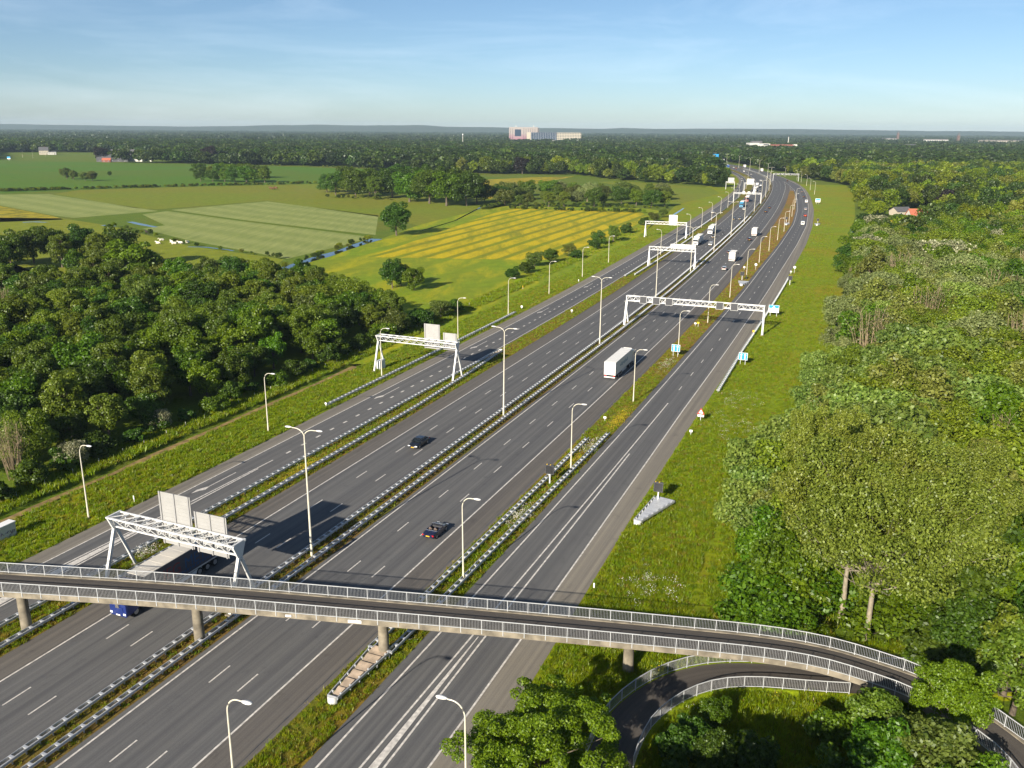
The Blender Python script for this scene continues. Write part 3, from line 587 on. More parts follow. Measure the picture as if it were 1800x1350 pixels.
# ================================================================== GANTRIES
def bar_mesh(a, b, w): return MB().bar(a, b, w)
def gantry(label, s, o0, o1, zb, zt, tri=True, single=True, panels=(), boards=(), nb=11, mat='white_steel', legs='AA', spread=2.3, cabinet=False, lower_beam=False, panel_mat='alu', leg_t=0.34):
    x, y = RF(s, o0); Wd = o1 - o0
    t = thing('sign_gantry', label, 'gantry', (float(x), float(y), 0), -RH(s), 'gantries across the motorway')
    hs = 0.95 if tri else 0.55
    ch = [((-0.2, -hs, zt), (Wd + 0.2, -hs, zt)), ((-0.2, hs, zt), (Wd + 0.2, hs, zt))]
    ch += [((0, 0, zb), (Wd, 0, zb))] if tri else [((-0.2, -hs, zb), (Wd + 0.2, -hs, zb)), ((-0.2, hs, zb), (Wd + 0.2, hs, zb))]
    for a, b in ch: bar_mesh(a, b, 0.17).build('chord', mat, t)
    br = []
    for k in range(nb):
        x0 = Wd * k / nb; x1 = Wd * (k + 1) / nb; xm = (x0 + x1) / 2
        if tri:
            for sd in (-1, 1): br += [((x0, 0, zb), (xm, sd * hs, zt)), ((xm, sd * hs, zt), (x1, 0, zb))]
            br += [((x0, -hs, zt), (x1, hs, zt)), ((x0, -hs, zt), (x0, hs, zt))]
        else:
            for sd in (-1, 1): br += [((x0, sd * hs, zb), (xm, sd * hs, zt)), ((xm, sd * hs, zt), (x1, sd * hs, zb))]
            br += [((x0, -hs, zt), (x1, hs, zt)), ((x0, -hs, zb), (x0, hs, zb))]
    if single:
        for a, b in br: bar_mesh(a, b, 0.085).build('brace', mat, t)
    else:
        m = MB()
        for a, b in br: m.bar(a, b, 0.085)
        m.build('lattice', mat, t)
    for xe in (0.0, Wd):
        m = MB()
        if tri: m.add([(xe - 0.12, -hs - 0.15, zt + 0.12), (xe - 0.12, hs + 0.15, zt + 0.12), (xe - 0.12, 0.3, zb - 0.3), (xe - 0.12, -0.3, zb - 0.3), (xe + 0.12, -hs - 0.15, zt + 0.12), (xe + 0.12, hs + 0.15, zt + 0.12), (xe + 0.12, 0.3, zb - 0.3), (xe + 0.12, -0.3, zb - 0.3)],
                      [(0, 1, 2, 3), (7, 6, 5, 4), (0, 4, 5, 1), (1, 5, 6, 2), (2, 6, 7, 3), (3, 7, 4, 0)])
        else: m.box((xe, 0, (zb + zt) / 2), (0.24, 2 * hs + 0.3, zt - zb + 0.3))
        m.build('end_plate', mat, t)
    for xe, kind in ((0.0, legs[0]), (Wd, legs[1])):
        feet = (-spread, spread) if kind == 'A' else (0.0,)
        for f in feet:
            m = MB(); a = (xe, 0.16 * (1 if f > 0 else -1) if f else 0, zb - 0.2); b = (xe, f, 0.0); m.bar(a, b, leg_t if f <= 0 else leg_t * 0.85); m.build('leg', mat, t)
            q = MB(); q.box((xe, f, 0.05), (0.8, 0.8, 0.3)); q.build('foot', 'concrete', t)
    for (p0, p1, z0, z1) in panels:
        ym = hs + 0.22; p = MB(); p.box(((p0 + p1) / 2 - o0, ym + 0.1, (z0 + z1) / 2), (p1 - p0, 0.08, z1 - z0)); po = p.build('sign_board', panel_mat, t)
        nr = max(2, round((p1 - p0) / 1.7))
        for k in range(nr):
            q = MB(); xx = p0 - o0 + 0.25 + (p1 - p0 - 0.5) * k / (nr - 1); q.box((xx, ym, (z0 + z1) / 2), (0.16, 0.1, z1 - z0 + 0.1)); q.build('rib', 'alu_dark', po)
        q = MB(); n = int((z1 - z0) / 0.45)
        for k in range(n): q.box(((p0 + p1) / 2 - o0, ym + 0.045, z0 + (k + 0.5) * (z1 - z0) / n), (p1 - p0 - 0.05, 0.03, 0.03))
        q.build('stiffener', panel_mat, po)
    for k, bx in enumerate(boards):
        m = MB(); m.box((bx - o0, -hs - 0.25, (zb + zt) / 2 - 0.05), (1.95, 0.3, 1.95)); bo = m.build('matrix_sign', 'white_steel', t)
        m = MB(); m.box((bx - o0, -hs - 0.42, (zb + zt) / 2 - 0.05), (1.78, 0.06, 1.78)); m.build('display', 'dark', bo)
    if cabinet:
        m = MB(); m.box((0.1, 0.4, 1.0), (0.9, 2.2, 2.0)); m.box((0.1, 0.4, 2.05), (1.0, 2.3, 0.1)); m.build('ladder_guard', 'grey_steel', t)
    return t
gantry('white lattice gantry beside the bridge with two tall grey board backs', 28.2, -21.2, -2.8, 6.2, 7.7, panels=((-15.1, -10.4, 4.8, 11.3), (-10.0, -5.4, 4.7, 9.7)), nb=11)
gantry('white lattice gantry over the left slip road with two grey board backs', 121, -40.9, -21.6, 6.7, 7.9, panels=((-30.1, -26.3, 5.8, 11.2), (-25.5, -22.3, 5.9, 9.6)), nb=11, cabinet=True)
gantry('wide white lattice gantry carrying five dark matrix signs over the outbound lanes', 190, -2.8, 33.9, 6.6, 7.9, tri=False, panels=(), boards=(1.9, 5.5, 9.0, 22.5, 26.3), nb=22, legs='A1', spread=2.0, leg_t=0.5)
gantry('white gantry over the inbound lanes with one wide white board', 299, -20.7, -2.6, 6.4, 7.6, tri=False, single=False, panels=((-12.6, -2.9, 6.9, 8.9),), nb=11, legs='AA', spread=2.0, panel_mat='white_sign')
gantry('white gantry over the left slip road with a tall white board', 395, -42.4, -21.9, 6.6, 7.8, tri=False, single=False, panels=((-31.0, -26.8, 6.2, 11.2),), nb=11, legs='AA', spread=2.0, panel_mat='white_sign')
gantry('far thin gantry over the inbound lanes with white matrix sign backs', 634, -22.8, -3.2, 6.8, 7.6, tri=False, single=False, panels=((-16.6, -14.8, 6.4, 8.4), (-13, -11.2, 6.4, 8.4), (-9.4, -7.6, 6.4, 8.4)), nb=10, legs='11', panel_mat='white_sign')
gantry('far one-legged gantry with a white board above the inbound lanes', 766, -23.5, -15.0, 6.6, 7.6, tri=False, single=False, panels=((-21.6, -15.6, 6.0, 11),), nb=5, legs='11', panel_mat='white_sign')
gantry('far grey board gantry on the left where the slip road bends away', 790, -41.0, -33.5, 6.0, 7.0, tri=False, single=False, panels=((-39.5, -34, 5.5, 10.5),), nb=5, legs='11', panel_mat='alu')
gantry('far gantry with four dark matrix signs at the right-hand bend', 950, 1.0, 27.0, 6.8, 8.0, tri=False, single=False, boards=(3.5, 8, 12, 18.5), nb=14, legs='11')
t = gantry('farthest gantry holding a blue direction sign over the inbound lanes', 1395, -32, -3.0, 7.5, 9.0, tri=False, single=False, nb=12, legs='11')
for (a, z0, z1, w_) in ((15.0, 9.2, 16.5, 9.0), (12.0, 2.8, 6.5, 11.0)):
    m = MB(); m.box((a, -0.9, (z0 + z1) / 2), (w_, 0.15, z1 - z0)); m.build('direction_sign', 'blue_sign', t)

# ================================================================== ROADSIDE SIGNS
def post_sign(name, label, cat, loc, rz, group=None): return thing(name, label, cat, (loc[0], loc[1], 0), rz, group)
def matrix_on_post(label, loc, rz):
    t = post_sign('matrix_sign', label, 'matrix sign', loc, rz, 'matrix signs on posts')
    m = MB(); m.box((0, 0.1, 0.9), (0.18, 0.18, 1.8)); m.build('post', 'white_steel', t)
    m = MB(); m.box((0, 0, 2.5), (1.35, 0.32, 1.45)); b = m.build('housing', 'dark', t)
    m = MB(); m.box((0, -0.18, 2.5), (1.1, 0.04, 1.2)); m.build('display', 'black', b)
    m = MB(); m.box((-0.45, 0, 3.26), (0.14, 0.2, 0.08)); m.box((0.1, 0, 3.26), (0.14, 0.2, 0.08)); m.build('flasher', 'yellow', b)
matrix_on_post('dark matrix sign on a post between the two short guardrails', G(966, 852), -RH(74))
matrix_on_post('dark matrix sign on a white post behind the pale crash cushion', G(1156, 884), -RH(74))
matrix_on_post('small dark matrix sign above the arrow-shaped crash cushion', G(1304, 493), -RH(275))
matrix_on_post('small dark matrix sign at the far end of the right guardrail', G(1388, 501), -RH(275))
matrix_on_post('far dark matrix sign in the brown strip before the merge', G(1382, 391), -RH(480))
matrix_on_post('far dark matrix sign on the bank right of the bend', G(1437, 394), -RH(480))
def lane_sign(label, loc, rz):
    t = post_sign('lane_sign', label, 'road sign', loc, rz, 'blue lane signs')
    for xx in (-0.55, 0.55): MB().box((xx, 0.06, 0.7), (0.08, 0.08, 1.4)).build('post', 'grey_steel', t)
    MB().box((0, 0.02, 2.1), (2.0, 0.04, 1.7)).build('rim', 'white_sign', t)
    b = MB().box((0, -0.015, 2.1), (1.84, 0.03, 1.54)).build('board', 'blue_sign', t)
    for xx in (-0.42, 0.42):
        m = MB(); m.box((xx, -0.04, 1.98), (0.2, 0.02, 1.1)); m.add([(xx - 0.3, -0.05, 2.4), (xx + 0.3, -0.05, 2.4), (xx, -0.05, 2.78), (xx - 0.3, -0.03, 2.4), (xx + 0.3, -0.03, 2.4), (xx, -0.03, 2.78)], [(0, 1, 2), (5, 4, 3), (0, 3, 4, 1), (1, 4, 5, 2), (2, 5, 3, 0)]); m.build('arrow', 'white_sign', b)
lane_sign('blue sign with two white arrows in the grass strip beside a lamp', G(1187, 627), -RH(158))
lane_sign('blue sign with two white arrows on the bank behind the right guardrail', G(1305, 642), -RH(158))
t = post_sign('exit_sign', 'white board with blue top and white arrow beside the wide gantry leg', 'road sign', G(1359, 556), -RH(217))
for xx in (-0.9, 0.9): MB().box((xx, 0.08, 0.6), (0.1, 0.1, 1.2)).build('post', 'grey_steel', t)
b = MB().box((0, 0, 2.2), (2.9, 0.06, 2.2)).build('board', 'white_sign', t)
MB().box((0, -0.045, 2.82), (2.7, 0.03, 0.85)).build('blue_panel', 'blue_sign', b)
MB().add([(-0.55, -0.075, 2.3), (0.55, -0.075, 2.3), (0.0, -0.075, 3.1), (-0.55, -0.066, 2.3), (0.55, -0.066, 2.3), (0.0, -0.066, 3.1)], [(0, 1, 2), (5, 4, 3), (0, 3, 4, 1), (1, 4, 5, 2), (2, 5, 3, 0)]).build('arrow', 'white_sign', b)
t = post_sign('warning_sign', 'red-edged warning triangle with a white plate on the right bank', 'road sign', G(1231, 742), -RH(112))
MB().box((0, 0.05, 1.0), (0.09, 0.09, 2.0)).build('post', 'grey_steel', t)
def tri(w, zc, y, th): h = w * 0.866; return MB().add([(-w / 2, y, zc), (w / 2, y, zc), (0, y, zc + h), (-w / 2, y + th, zc), (w / 2, y + th, zc), (0, y + th, zc + h)], [(0, 1, 2), (5, 4, 3), (0, 3, 4, 1), (1, 4, 5, 2), (2, 5, 3, 0)])
b = tri(1.35, 1.55, -0.03, 0.03).build('triangle', 'red_sign', t); tri(0.85, 1.72, -0.05, 0.018).build('face', 'white_sign', b)
MB().box((0, -0.02, 1.25), (1.15, 0.03, 0.42)).build('plate', 'white_sign', t)
def small_sign(name, label, loc, h, w, hh, mat, rz, rnd=False, group='small markers along the verge'):
    w, hh = w * 0.75, hh * 0.8
    t = post_sign(name, label, 'marker', loc, rz, group); MB().box((0, 0.04, h / 2), (0.08, 0.08, h)).build('post', 'grey_steel', t)
    m = MB()
    if rnd: m.add([(w / 2 * math.cos(a), yy, h + w / 2 * math.sin(a)) for yy in (-0.02, 0.02) for a in np.linspace(0, 2 * math.pi, 13)[:-1]], [tuple(range(12)), tuple(range(23, 11, -1))] + [(k, (k + 1) % 12, 12 + (k + 1) % 12, 12 + k) for k in range(12)])
    else: m.box((0, 0, h), (w, 0.04, hh))
    m.build('plate', mat, t)
sg = [('distance_marker', 'small pale marker at the shoulder below the warning triangle', (1214, 766), 0.9, 0.7, 0.5, 'white_sign', False), ('distance_marker', 'small pale marker in the strip before the wide gantry', (1222, 574), 0.9, 0.8, 0.5, 'white_sign', False),
      ('phone_marker', 'small yellow marker in the strip before the wide gantry', (1227, 575), 1.2, 0.7, 0.6, 'yellow', False), ('phone_marker', 'small yellow marker beside the right guardrail by the gantry leg', (1324, 590), 1.2, 0.7, 0.7, 'yellow', False),
      ('round_sign', 'round pale sign in the brown strip beyond the wide gantry', (1328, 475), 2.2, 1.3, 0, 'white_sign', True), ('round_sign', 'round pale sign on the bank beyond the right guardrail', (1396, 480), 2.2, 1.3, 0, 'white_sign', True),
      ('distance_marker', 'little white marker beside the round sign in the strip', (1308, 475), 1.2, 0.9, 0.7, 'white_sign', False), ('distance_marker', 'little white marker beside the round sign on the bank', (1390, 482), 1.0, 0.9, 0.6, 'white_sign', False),
      ('distance_marker', 'white marker in the grass reserve left of the inbound shoulder', (1005, 551), 0.9, 0.75, 0.6, 'white_sign', False), ('distance_marker', 'white marker on the left bank beside the slip road shoulder', (917, 544), 0.9, 0.75, 0.7, 'white_sign', False),
      ('distance_marker', 'pale marker between the yellow flowers near the short guardrails', (1063, 741), 0.8, 0.7, 0.45, 'white_sign', False), ('distance_marker', 'white marker on the bank by the end of the left guardrail', (573, 717), 0.9, 0.6, 0.6, 'white_sign', True),
      ('verge_post', 'short white verge post at the left shoulder beside the first gantry', (236, 883), 0.75, 0.22, 0.7, 'white_sign', False), ('verge_post', 'short white verge post at the right shoulder just beyond the bridge', (1044, 1036), 0.5, 0.22, 0.8, 'white_sign', False),
      ('verge_post', 'short white verge post on the left bank by the arrows', (1017, 496), 0.7, 0.3, 0.7, 'white_sign', False), ('verge_post', 'short white verge post by the left ditch', (919, 508), 0.8, 0.25, 0.8, 'yellow', False)]
for nm, lb, p, h, w_, hh, mt, rd in sg: small_sign(nm, lb, G(*p), h, w_, hh, mt, -0.35, rd)
b = G(1437, 359); t = post_sign('bank_sign', 'far white and blue sign on the bank by the right-hand bend', 'road sign', b, -RH(620))
for xx in (-0.8, 0.8): MB().box((xx, 0.08, 0.8), (0.1, 0.1, 1.6)).build('post', 'grey_steel', t)
MB().box((0, 0, 2.8), (3.4, 0.06, 2.6)).build('board', 'white_sign', t); MB().box((0, -0.05, 3.4), (3.0, 0.03, 1.0)).build('blue_panel', 'blue_sign', t)
# fence stakes along the left ditch
m = MB(); m.tube([(0, 0, -0.2), (0, 0, 1.0)], [0.05, 0.045], 6); stake = m.mesh('fence_stake', 'concrete_white')
for s in np.arange(24, 200, 4.9):
    x, y = RF(s, -52.3 + R_.uniform(-0.25, 0.25) - 0.008 * max(0, s - 60)); o = ob('fence_stake', stake, None, (float(x), float(y), 0), R_.uniform(0, 3)); o.rotation_euler[0] = R_.uniform(-0.08, 0.08)
    tag(o, 'thin pale fence stake in the grass between the ditch and the left wood', 'fence stake', 'fence stakes beside the ditch')
for i, o_ in enumerate((52.0, 56.5)):
    pass
# white cabinet with scrawled paint
a = G(9, 946); t = thing('road_cabinet', 'white roadside cabinet with dark graffiti at the left edge', 'cabinet', (a[0], a[1], 0), -RH(30))
MB().box((0, 0, 0.95), (1.1, 2.6, 1.9)).build('body', 'wall_white', t); MB().box((0, 0, 1.95), (1.25, 2.75, 0.12)).build('lid', 'white_sign', t)
m = MB()
for k in range(9):
    f = k / 8; m.bar((0.562, -0.9 + 1.8 * f, 0.7 + 0.35 * math.sin(k * 2.3)), (0.562, -0.9 + 1.8 * f + 0.2, 0.75 + 0.4 * math.cos(k * 1.7)), 0.02, 0.13, up=(1, 0, 0))
m.build('graffiti', plain('graffiti_purple', (0.09, 0.05, 0.12), 0.6), t)

# ================================================================== FOOTBRIDGE
ctr = [(-80, 84.2, 5.7), (-53.4, 81.35, 5.7), (-34.8, 79.35, 5.7), (-17.05, 77.5, 5.3), (0.1, 75.6, 4.9), (16.65, 73.75, 4.4), (24.65, 72.75, 4.1), (29.6, 71.55, 3.85), (33.45, 69.75, 3.6), (36.7, 67.65, 3.4), (39.0, 65.0, 3.15), (40.6, 62.0, 2.9), (41.5, 60.0, 2.75), (42.0, 57.0, 2.55), (41.8, 53.5, 2.3), (40.4, 50.0, 2.0), (37.6, 47.5, 1.7)]
def catmull(P, n=8):
    P = [Vector(p) for p in P]; out = []
    for i in range(len(P) - 1):
        p0, p1, p2, p3 = P[max(i - 1, 0)], P[i], P[i + 1], P[min(i + 2, len(P) - 1)]
        for k in range(n):
            t = k / n; out.append(0.5 * ((2 * p1) + (p2 - p0) * t + (2 * p0 - 5 * p1 + 4 * p2 - p3) * t * t + (3 * p1 - p0 - 3 * p2 + p3) * t ** 3))
    out.append(P[-1]); return out
class Path:
    def __init__(s, pts):
        s.p = pts; s.L = np.r_[0, np.cumsum([(pts[i + 1] - pts[i]).length for i in range(len(pts) - 1)])]; s.a = np.array([list(q) for q in pts])
    def at(s, d):
        p = Vector([np.interp(d, s.L, s.a[:, k]) for k in range(3)]); e = 0.3
        q0 = Vector([np.interp(max(d - e, 0), s.L, s.a[:, k]) for k in range(3)]); q1 = Vector([np.interp(min(d + e, s.L[-1]), s.L, s.a[:, k]) for k in range(3)])
        t = (q1 - q0).normalized(); return p, t, Vector((t.y, -t.x, 0)).normalized()       # right-hand normal
bp = Path(catmull(ctr)); BL = bp.L[-1]
def section_loft(path, prof, d0=0, d1=None, step=2.0):
    d1 = d1 or path.L[-1]; rings = []
    for d in np.unique(np.r_[np.arange(d0, d1, step), d1]):
        p, t, n = path.at(d); rings.append([p + n * a + Vector((0, 0, u)) for a, u in prof])
    return MB().loft(rings)
bridge = thing('footbridge', 'narrow concrete footbridge with white railings curving over the whole motorway', 'bridge', (0, 0, 0))
section_loft(bp, [(-1.95, 0.0), (1.95, 0.0), (1.95, -0.5), (1.6, -0.62), (1.0, -0.85), (-1.0, -0.85), (-1.6, -0.62), (-1.95, -0.5)]).build('deck', 'concrete', bridge)
def ribbon(path, a0, a1, z, mat, name, parent, d0=0, d1=None, step=2.0, kind=None):
    d1 = d1 or path.L[-1]; ds = np.unique(np.r_[np.arange(d0, d1, step), d1]); V = []; UV = []
    for d in ds:
        p, t, n = path.at(d)
        for a in (a0, a1): V.append(p + n * a + Vector((0, 0, z))); UV.append((a, d))
    F = [(2 * i, 2 * i + 1, 2 * i + 3, 2 * i + 2) for i in range(len(ds) - 1)]
    me = bpy.data.meshes.new(name); me.from_pydata(V, [], F); me.materials.append(MAT[mat]); ul = me.uv_layers.new(name='UVMap')
    for lp in me.loops: ul.data[lp.index].uv = UV[lp.vertex_index]
    return ob(name, me, parent)
ribbon(bp, -1.62, 1.62, 0.012, 'path', 'deck_surface', bridge)
for a in (-1.8, 1.8): section_loft(bp, [(a - 0.17, 0.0), (a + 0.17, 0.0), (a + 0.17, 0.09), (a - 0.17, 0.09)]).build('kerb', 'concrete', bridge)
def railing(path, off, d0, d1, bay, parent, z0=0.0, H=1.2, outside=0.0):
    n = max(1, round((d1 - d0) / bay)); L = (d1 - d0) / n
    for k in range(n + 1):
        p, t, nn = path.at(d0 + L * k); q = p + nn * off
        m = MB(); m.bar((0, 0, -0.35 + z0 if outside else z0), (0, 0, H + z0), 0.065, 0.065); o = m.build('railing_post', 'railing', parent, None, q); o.rotation_euler = (0, 0, -math.atan2(t.x, t.y))
    for k in range(n):
        m = MB(); p0, t0, n0 = path.at(d0 + L * k); p1, t1, n1 = path.at(d0 + L * (k + 1)); a = p0 + n0 * off; b = p1 + n1 * off
        up = Vector((0, 0, 1)); c = b - a
        m.bar(up * (z0 + 0.16), c + up * (z0 + 0.16), 0.04, 0.05); m.bar(up * (z0 + H), c + up * (z0 + H), 0.06, 0.065)
        nb = max(4, round(c.length / 0.145))
        for j in range(1, nb):
            q = c * (j / nb); m.bar(q + up * (z0 + 0.18), q + up * (z0 + H - 0.03), 0.015, 0.015)
        o = m.build('railing_panel', 'railing', parent, None, a); o['kind'] = 'stuff'
d_vis0 = 20.0
railing(bp, -1.86, d_vis0, BL - 4, 2.05, bridge, 0.05); railing(bp, 1.97, d_vis0, BL - 4, 2.05, bridge, 0.0, outside=1)
for i, (px_, py_) in enumerate(((-51.7, 81.5), (-32.5, 79.5), (-12.9, 77.3), (11.7, 74.6))):
    d = min(np.arange(0, BL, 0.5), key=lambda q: (bp.at(q)[0].x - px_) ** 2 + (bp.at(q)[0].y - py_) ** 2); zt = bp.at(d)[0].z
    m = MB(); m.tube([(px_, py_, -0.3), (px_, py_, zt - 1.5), (px_, py_, zt - 1.15), (px_, py_, zt - 0.8)], [0.56, 0.52, 0.56, 0.72], 20); m.build('pillar', 'concrete', bridge, 40)
m = MB(); M = Matrix.Rotation(-0.35, 3, 'Z'); m.box((35.0, 69.0, 1.2), (0.75, 1.5, 2.9), M); m.build('pillar', 'concrete_white', bridge)
# name board and small plaque hung on the near fascia
def text_mesh(body, size, mat, name):
    cu = bpy.data.curves.new(name, 'FONT'); cu.body = body; cu.size = size; cu.extrude = 0.006; cu.align_x = 'CENTER'; cu.align_y = 'CENTER'
    tmp = bpy.data.objects.new(name, cu); COL.objects.link(tmp); dg = bpy.context.evaluated_depsgraph_get(); dg.update()
    me = bpy.data.meshes.new_from_object(tmp.evaluated_get(dg)); bpy.data.objects.remove(tmp); me.materials.clear(); me.materials.append(MAT[mat]); me.name = name; return me
def on_fascia(x, w_, h_, label, txt=None):
    d = min(np.arange(0, BL, 0.25), key=lambda q: abs((bp.at(q)[0] + bp.at(q)[2] * 2.0).x - x)); p, t, n = bp.at(d); q = p + n * 2.02 + Vector((0, 0, -0.18))
    rz = math.atan2(t.y, t.x); m = MB(); m.box((0, 0, 0), (w_, 0.05, h_)); o = m.build('name_board', 'white_sign', bridge, None, q); o.rotation_euler = (0, 0, rz); o['label'] = label
    if txt:
        m = MB()
        for k in range(14):
            if k == 7: continue
            hh = (0.07, 0.1, 0.075, 0.07)[k % 4]; m.box((-0.52 + k * 0.08, -0.028, 0.0), (0.04, 0.008, hh))
        m.build('lettering', 'steel', o)
on_fascia(-15.3, 1.35, 0.30, 'long white name board on the bridge edge', True); on_fascia(-22.0, 0.6, 0.22, 'small white plaque on the bridge railing')
# ramp below the bridge
lowc = Path(catmull([(7.5, 58.5, 0.3), (9.4, 63.8, 0.3), (11.2, 67.2, 0.3), (13.9, 70.2, 0.3), (17.0, 72.4, 0.3), (20.4, 73.6, 0.3), (24.2, 73.8, 0.3), (28.5, 73.3, 0.3), (33.0, 72.9, 0.3), (38.5, 72.9, 0.3), (44, 73.0, 0.3), (52, 73.6, 0.3)]))
ramp = struct(section_loft(lowc, [(-2.25, 0.0), (2.15, 0.0), (3.2, -0.5), (-3.3, -0.5)]).build('path_bank', 'verge'))
struct(ribbon(lowc, -2.0, 1.9, 0.012, 'path', 'path', None))
def dist_at(path, x): return float(min(np.arange(0, path.L[-1], 0.2), key=lambda q: abs(path.at(q)[0].x - x)))
fr = thing('ramp_railing', 'white railing along the outer edge of the curved path under the bridge', 'railing', (0, 0, 0), 0, 'railings of the lower path'); railing(lowc, -2.1, 3, dist_at(lowc, 42), 2.0, fr, 0, 1.25)
fr = thing('ramp_railing', 'white railing along the inner edge of the curved path, ending by the white pillar', 'railing', (0, 0, 0), 0, 'railings of the lower path'); railing(lowc, 2.0, 3, dist_at(lowc, 32.4), 2.0, fr, 0, 1.25)

# ================================================================== VEHICLES  (local +Y = forward, origin on the road)
def ring(w, zb, zt, y, tuck=0.86, mid=0.55):
    zm = zb + (zt - zb) * mid
    return [(-w * 0.93, y, zb), (w * 0.93, y, zb), (w, y, zb + 0.1), (w, y, zm), (w * 0.97, y, zt - 0.10), (w * tuck, y, zt), (-w * tuck, y, zt), (-w * 0.97, y, zt - 0.10), (-w, y, zm), (-w, y, zb + 0.1)]
def wheel_me(r, wd):
    m = MB(); rings = []
    for x, rr in ((-wd / 2, r * 0.9), (-wd / 2 + 0.03, r), (wd / 2 - 0.03, r), (wd / 2, r * 0.9)): rings.append([(x, rr * math.cos(a), r + rr * math.sin(a)) for a in np.linspace(0, 2 * math.pi, 17)[:-1]])
    t = m.loft(rings).mesh('tyre', 'tyre', 40)
    m = MB(); rings = []
    for x, rr in ((-wd / 2 - 0.012, r * 0.30), (-wd / 2 - 0.012, r * 0.62), (wd / 2 + 0.012, r * 0.62), (wd / 2 + 0.012, r * 0.30)): rings.append([(x, rr * math.cos(a), r + rr * math.sin(a)) for a in np.linspace(0, 2 * math.pi, 13)[:-1]])
    return t, m.loft(rings).mesh('rim', 'rim', 30)
WM = {'car': wheel_me(0.32, 0.22), 'truck': wheel_me(0.5, 0.32), 'trailer': wheel_me(0.5, 0.4), 'bike': wheel_me(0.31, 0.12)}
def wheels(t, kind, spots):
    for x, y in spots:
        ty, ri = WM[kind]; o = ob('wheel', ty, t, (x, y, 0)); ob('rim', ri, o)
def loft_body(secs, mat, name, parent, smooth=38, tuck=0.86): return MB().loft([ring(w, zb, zt, y, tuck) for y, w, zb, zt in secs]).build(name, mat, parent, smooth)
def bits(t, L, W, front=True, zf=0.62, zr=0.75, plates=True, open_top=False):
    for sd in (-1, 1):
        MB().box((sd * (W / 2 - 0.24), L / 2 - 0.10, zf), (0.40, 0.12, 0.14)).build('headlight', 'light_lens', t)
        MB().box((sd * (W / 2 - 0.22), -L / 2 + 0.06, zr), (0.34, 0.10, 0.17)).build('tail_light', 'red_lens', t)
        MB().box((sd * (W / 2 + 0.06), L * 0.16, 0.98), (0.16, 0.1, 0.13)).build('mirror', 'dark', t)
    MB().box((0, L / 2 - 0.0, 0.42), (0.52, 0.04, 0.12)).build('number_plate', 'plate_yellow', t); MB().box((0, -L / 2 - 0.0, 0.62), (0.52, 0.04, 0.13)).build('number_plate', 'plate_yellow', t)
    MB().box((0, L / 2 - 0.03, 0.58), (0.5, 0.06, 0.1)).build('grille', 'black', t)
def glass_house(t, ys, W, z0, z1, roof_mat, tuck=0.80):
    yr, yr2, yf2, yf = ys
    MB().loft([ring(W / 2 * 0.93, z0, z0 + 0.12, yr, 0.93), ring(W / 2 * 0.86, z0, z1, yr2, tuck), ring(W / 2 * 0.86, z0, z1, yf2, tuck), ring(W / 2 * 0.93, z0, z0 + 0.12, yf, 0.93)]).build('windows', 'glass', t, 30)
    w = W / 2 * 0.86 * tuck + 0.06
    MB().loft([[(-w, y, z1 - 0.03), (w, y, z1 - 0.03), (w * 0.9, y, z1 + 0.045), (-w * 0.9, y, z1 + 0.045)] for y in (yr2 - 0.05, (yr2 + yf2) / 2, yf2 + 0.05)]).build('roof', roof_mat, t, 30)
    for sd in (-1, 1):
        MB().bar((sd * W / 2 * 0.93, yf, z0 + 0.06), (sd * w, yf2, z1), 0.07).build('pillar', roof_mat, t); MB().bar((sd * W / 2 * 0.93, yr, z0 + 0.06), (sd * w, yr2, z1), 0.1).build('pillar', roof_mat, t)
        MB().bar((sd * (W / 2 * 0.90), (yr2 + yf2) / 2, z0 + 0.1), (sd * w, (yr2 + yf2) / 2, z1), 0.06).build('pillar', 'black', t)
def sedan(t, paint):
    L, W = 4.65, 1.80
    loft_body([(-L / 2, 0.72, 0.42, 0.80), (-L / 2 + 0.18, 0.83, 0.28, 0.96), (-1.35, 0.90, 0.22, 1.0), (0, 0.90, 0.20, 0.98), (1.0, 0.90, 0.22, 0.94), (1.9, 0.86, 0.26, 0.80), (2.2, 0.78, 0.30, 0.68), (L / 2, 0.66, 0.36, 0.56)], paint, 'body', t)
    glass_house(t, (-1.75, -0.95, 0.25, 1.10), W, 0.94, 1.40, paint); bits(t, L, W)
    wheels(t, 'car', [(sd * 0.80, y) for sd in (-1, 1) for y in (-1.38, 1.42)])
def hatch(t, paint):
    L, W = 4.1, 1.76
    loft_body([(-L / 2, 0.74, 0.40, 0.92), (-L / 2 + 0.15, 0.84, 0.28, 1.0), (-1.2, 0.88, 0.22, 1.0), (0, 0.88, 0.20, 0.98), (0.9, 0.88, 0.22, 0.95), (1.6, 0.84, 0.26, 0.82), (L / 2 - 0.12, 0.76, 0.30, 0.66), (L / 2, 0.66, 0.36, 0.55)], paint, 'body', t)
    glass_house(t, (-1.95, -1.65, 0.2, 1.02), W, 0.95, 1.46, paint); bits(t, L, W, zr=0.9)
    wheels(t, 'car', [(sd * 0.78, y) for sd in (-1, 1) for y in (-1.22, 1.28)])
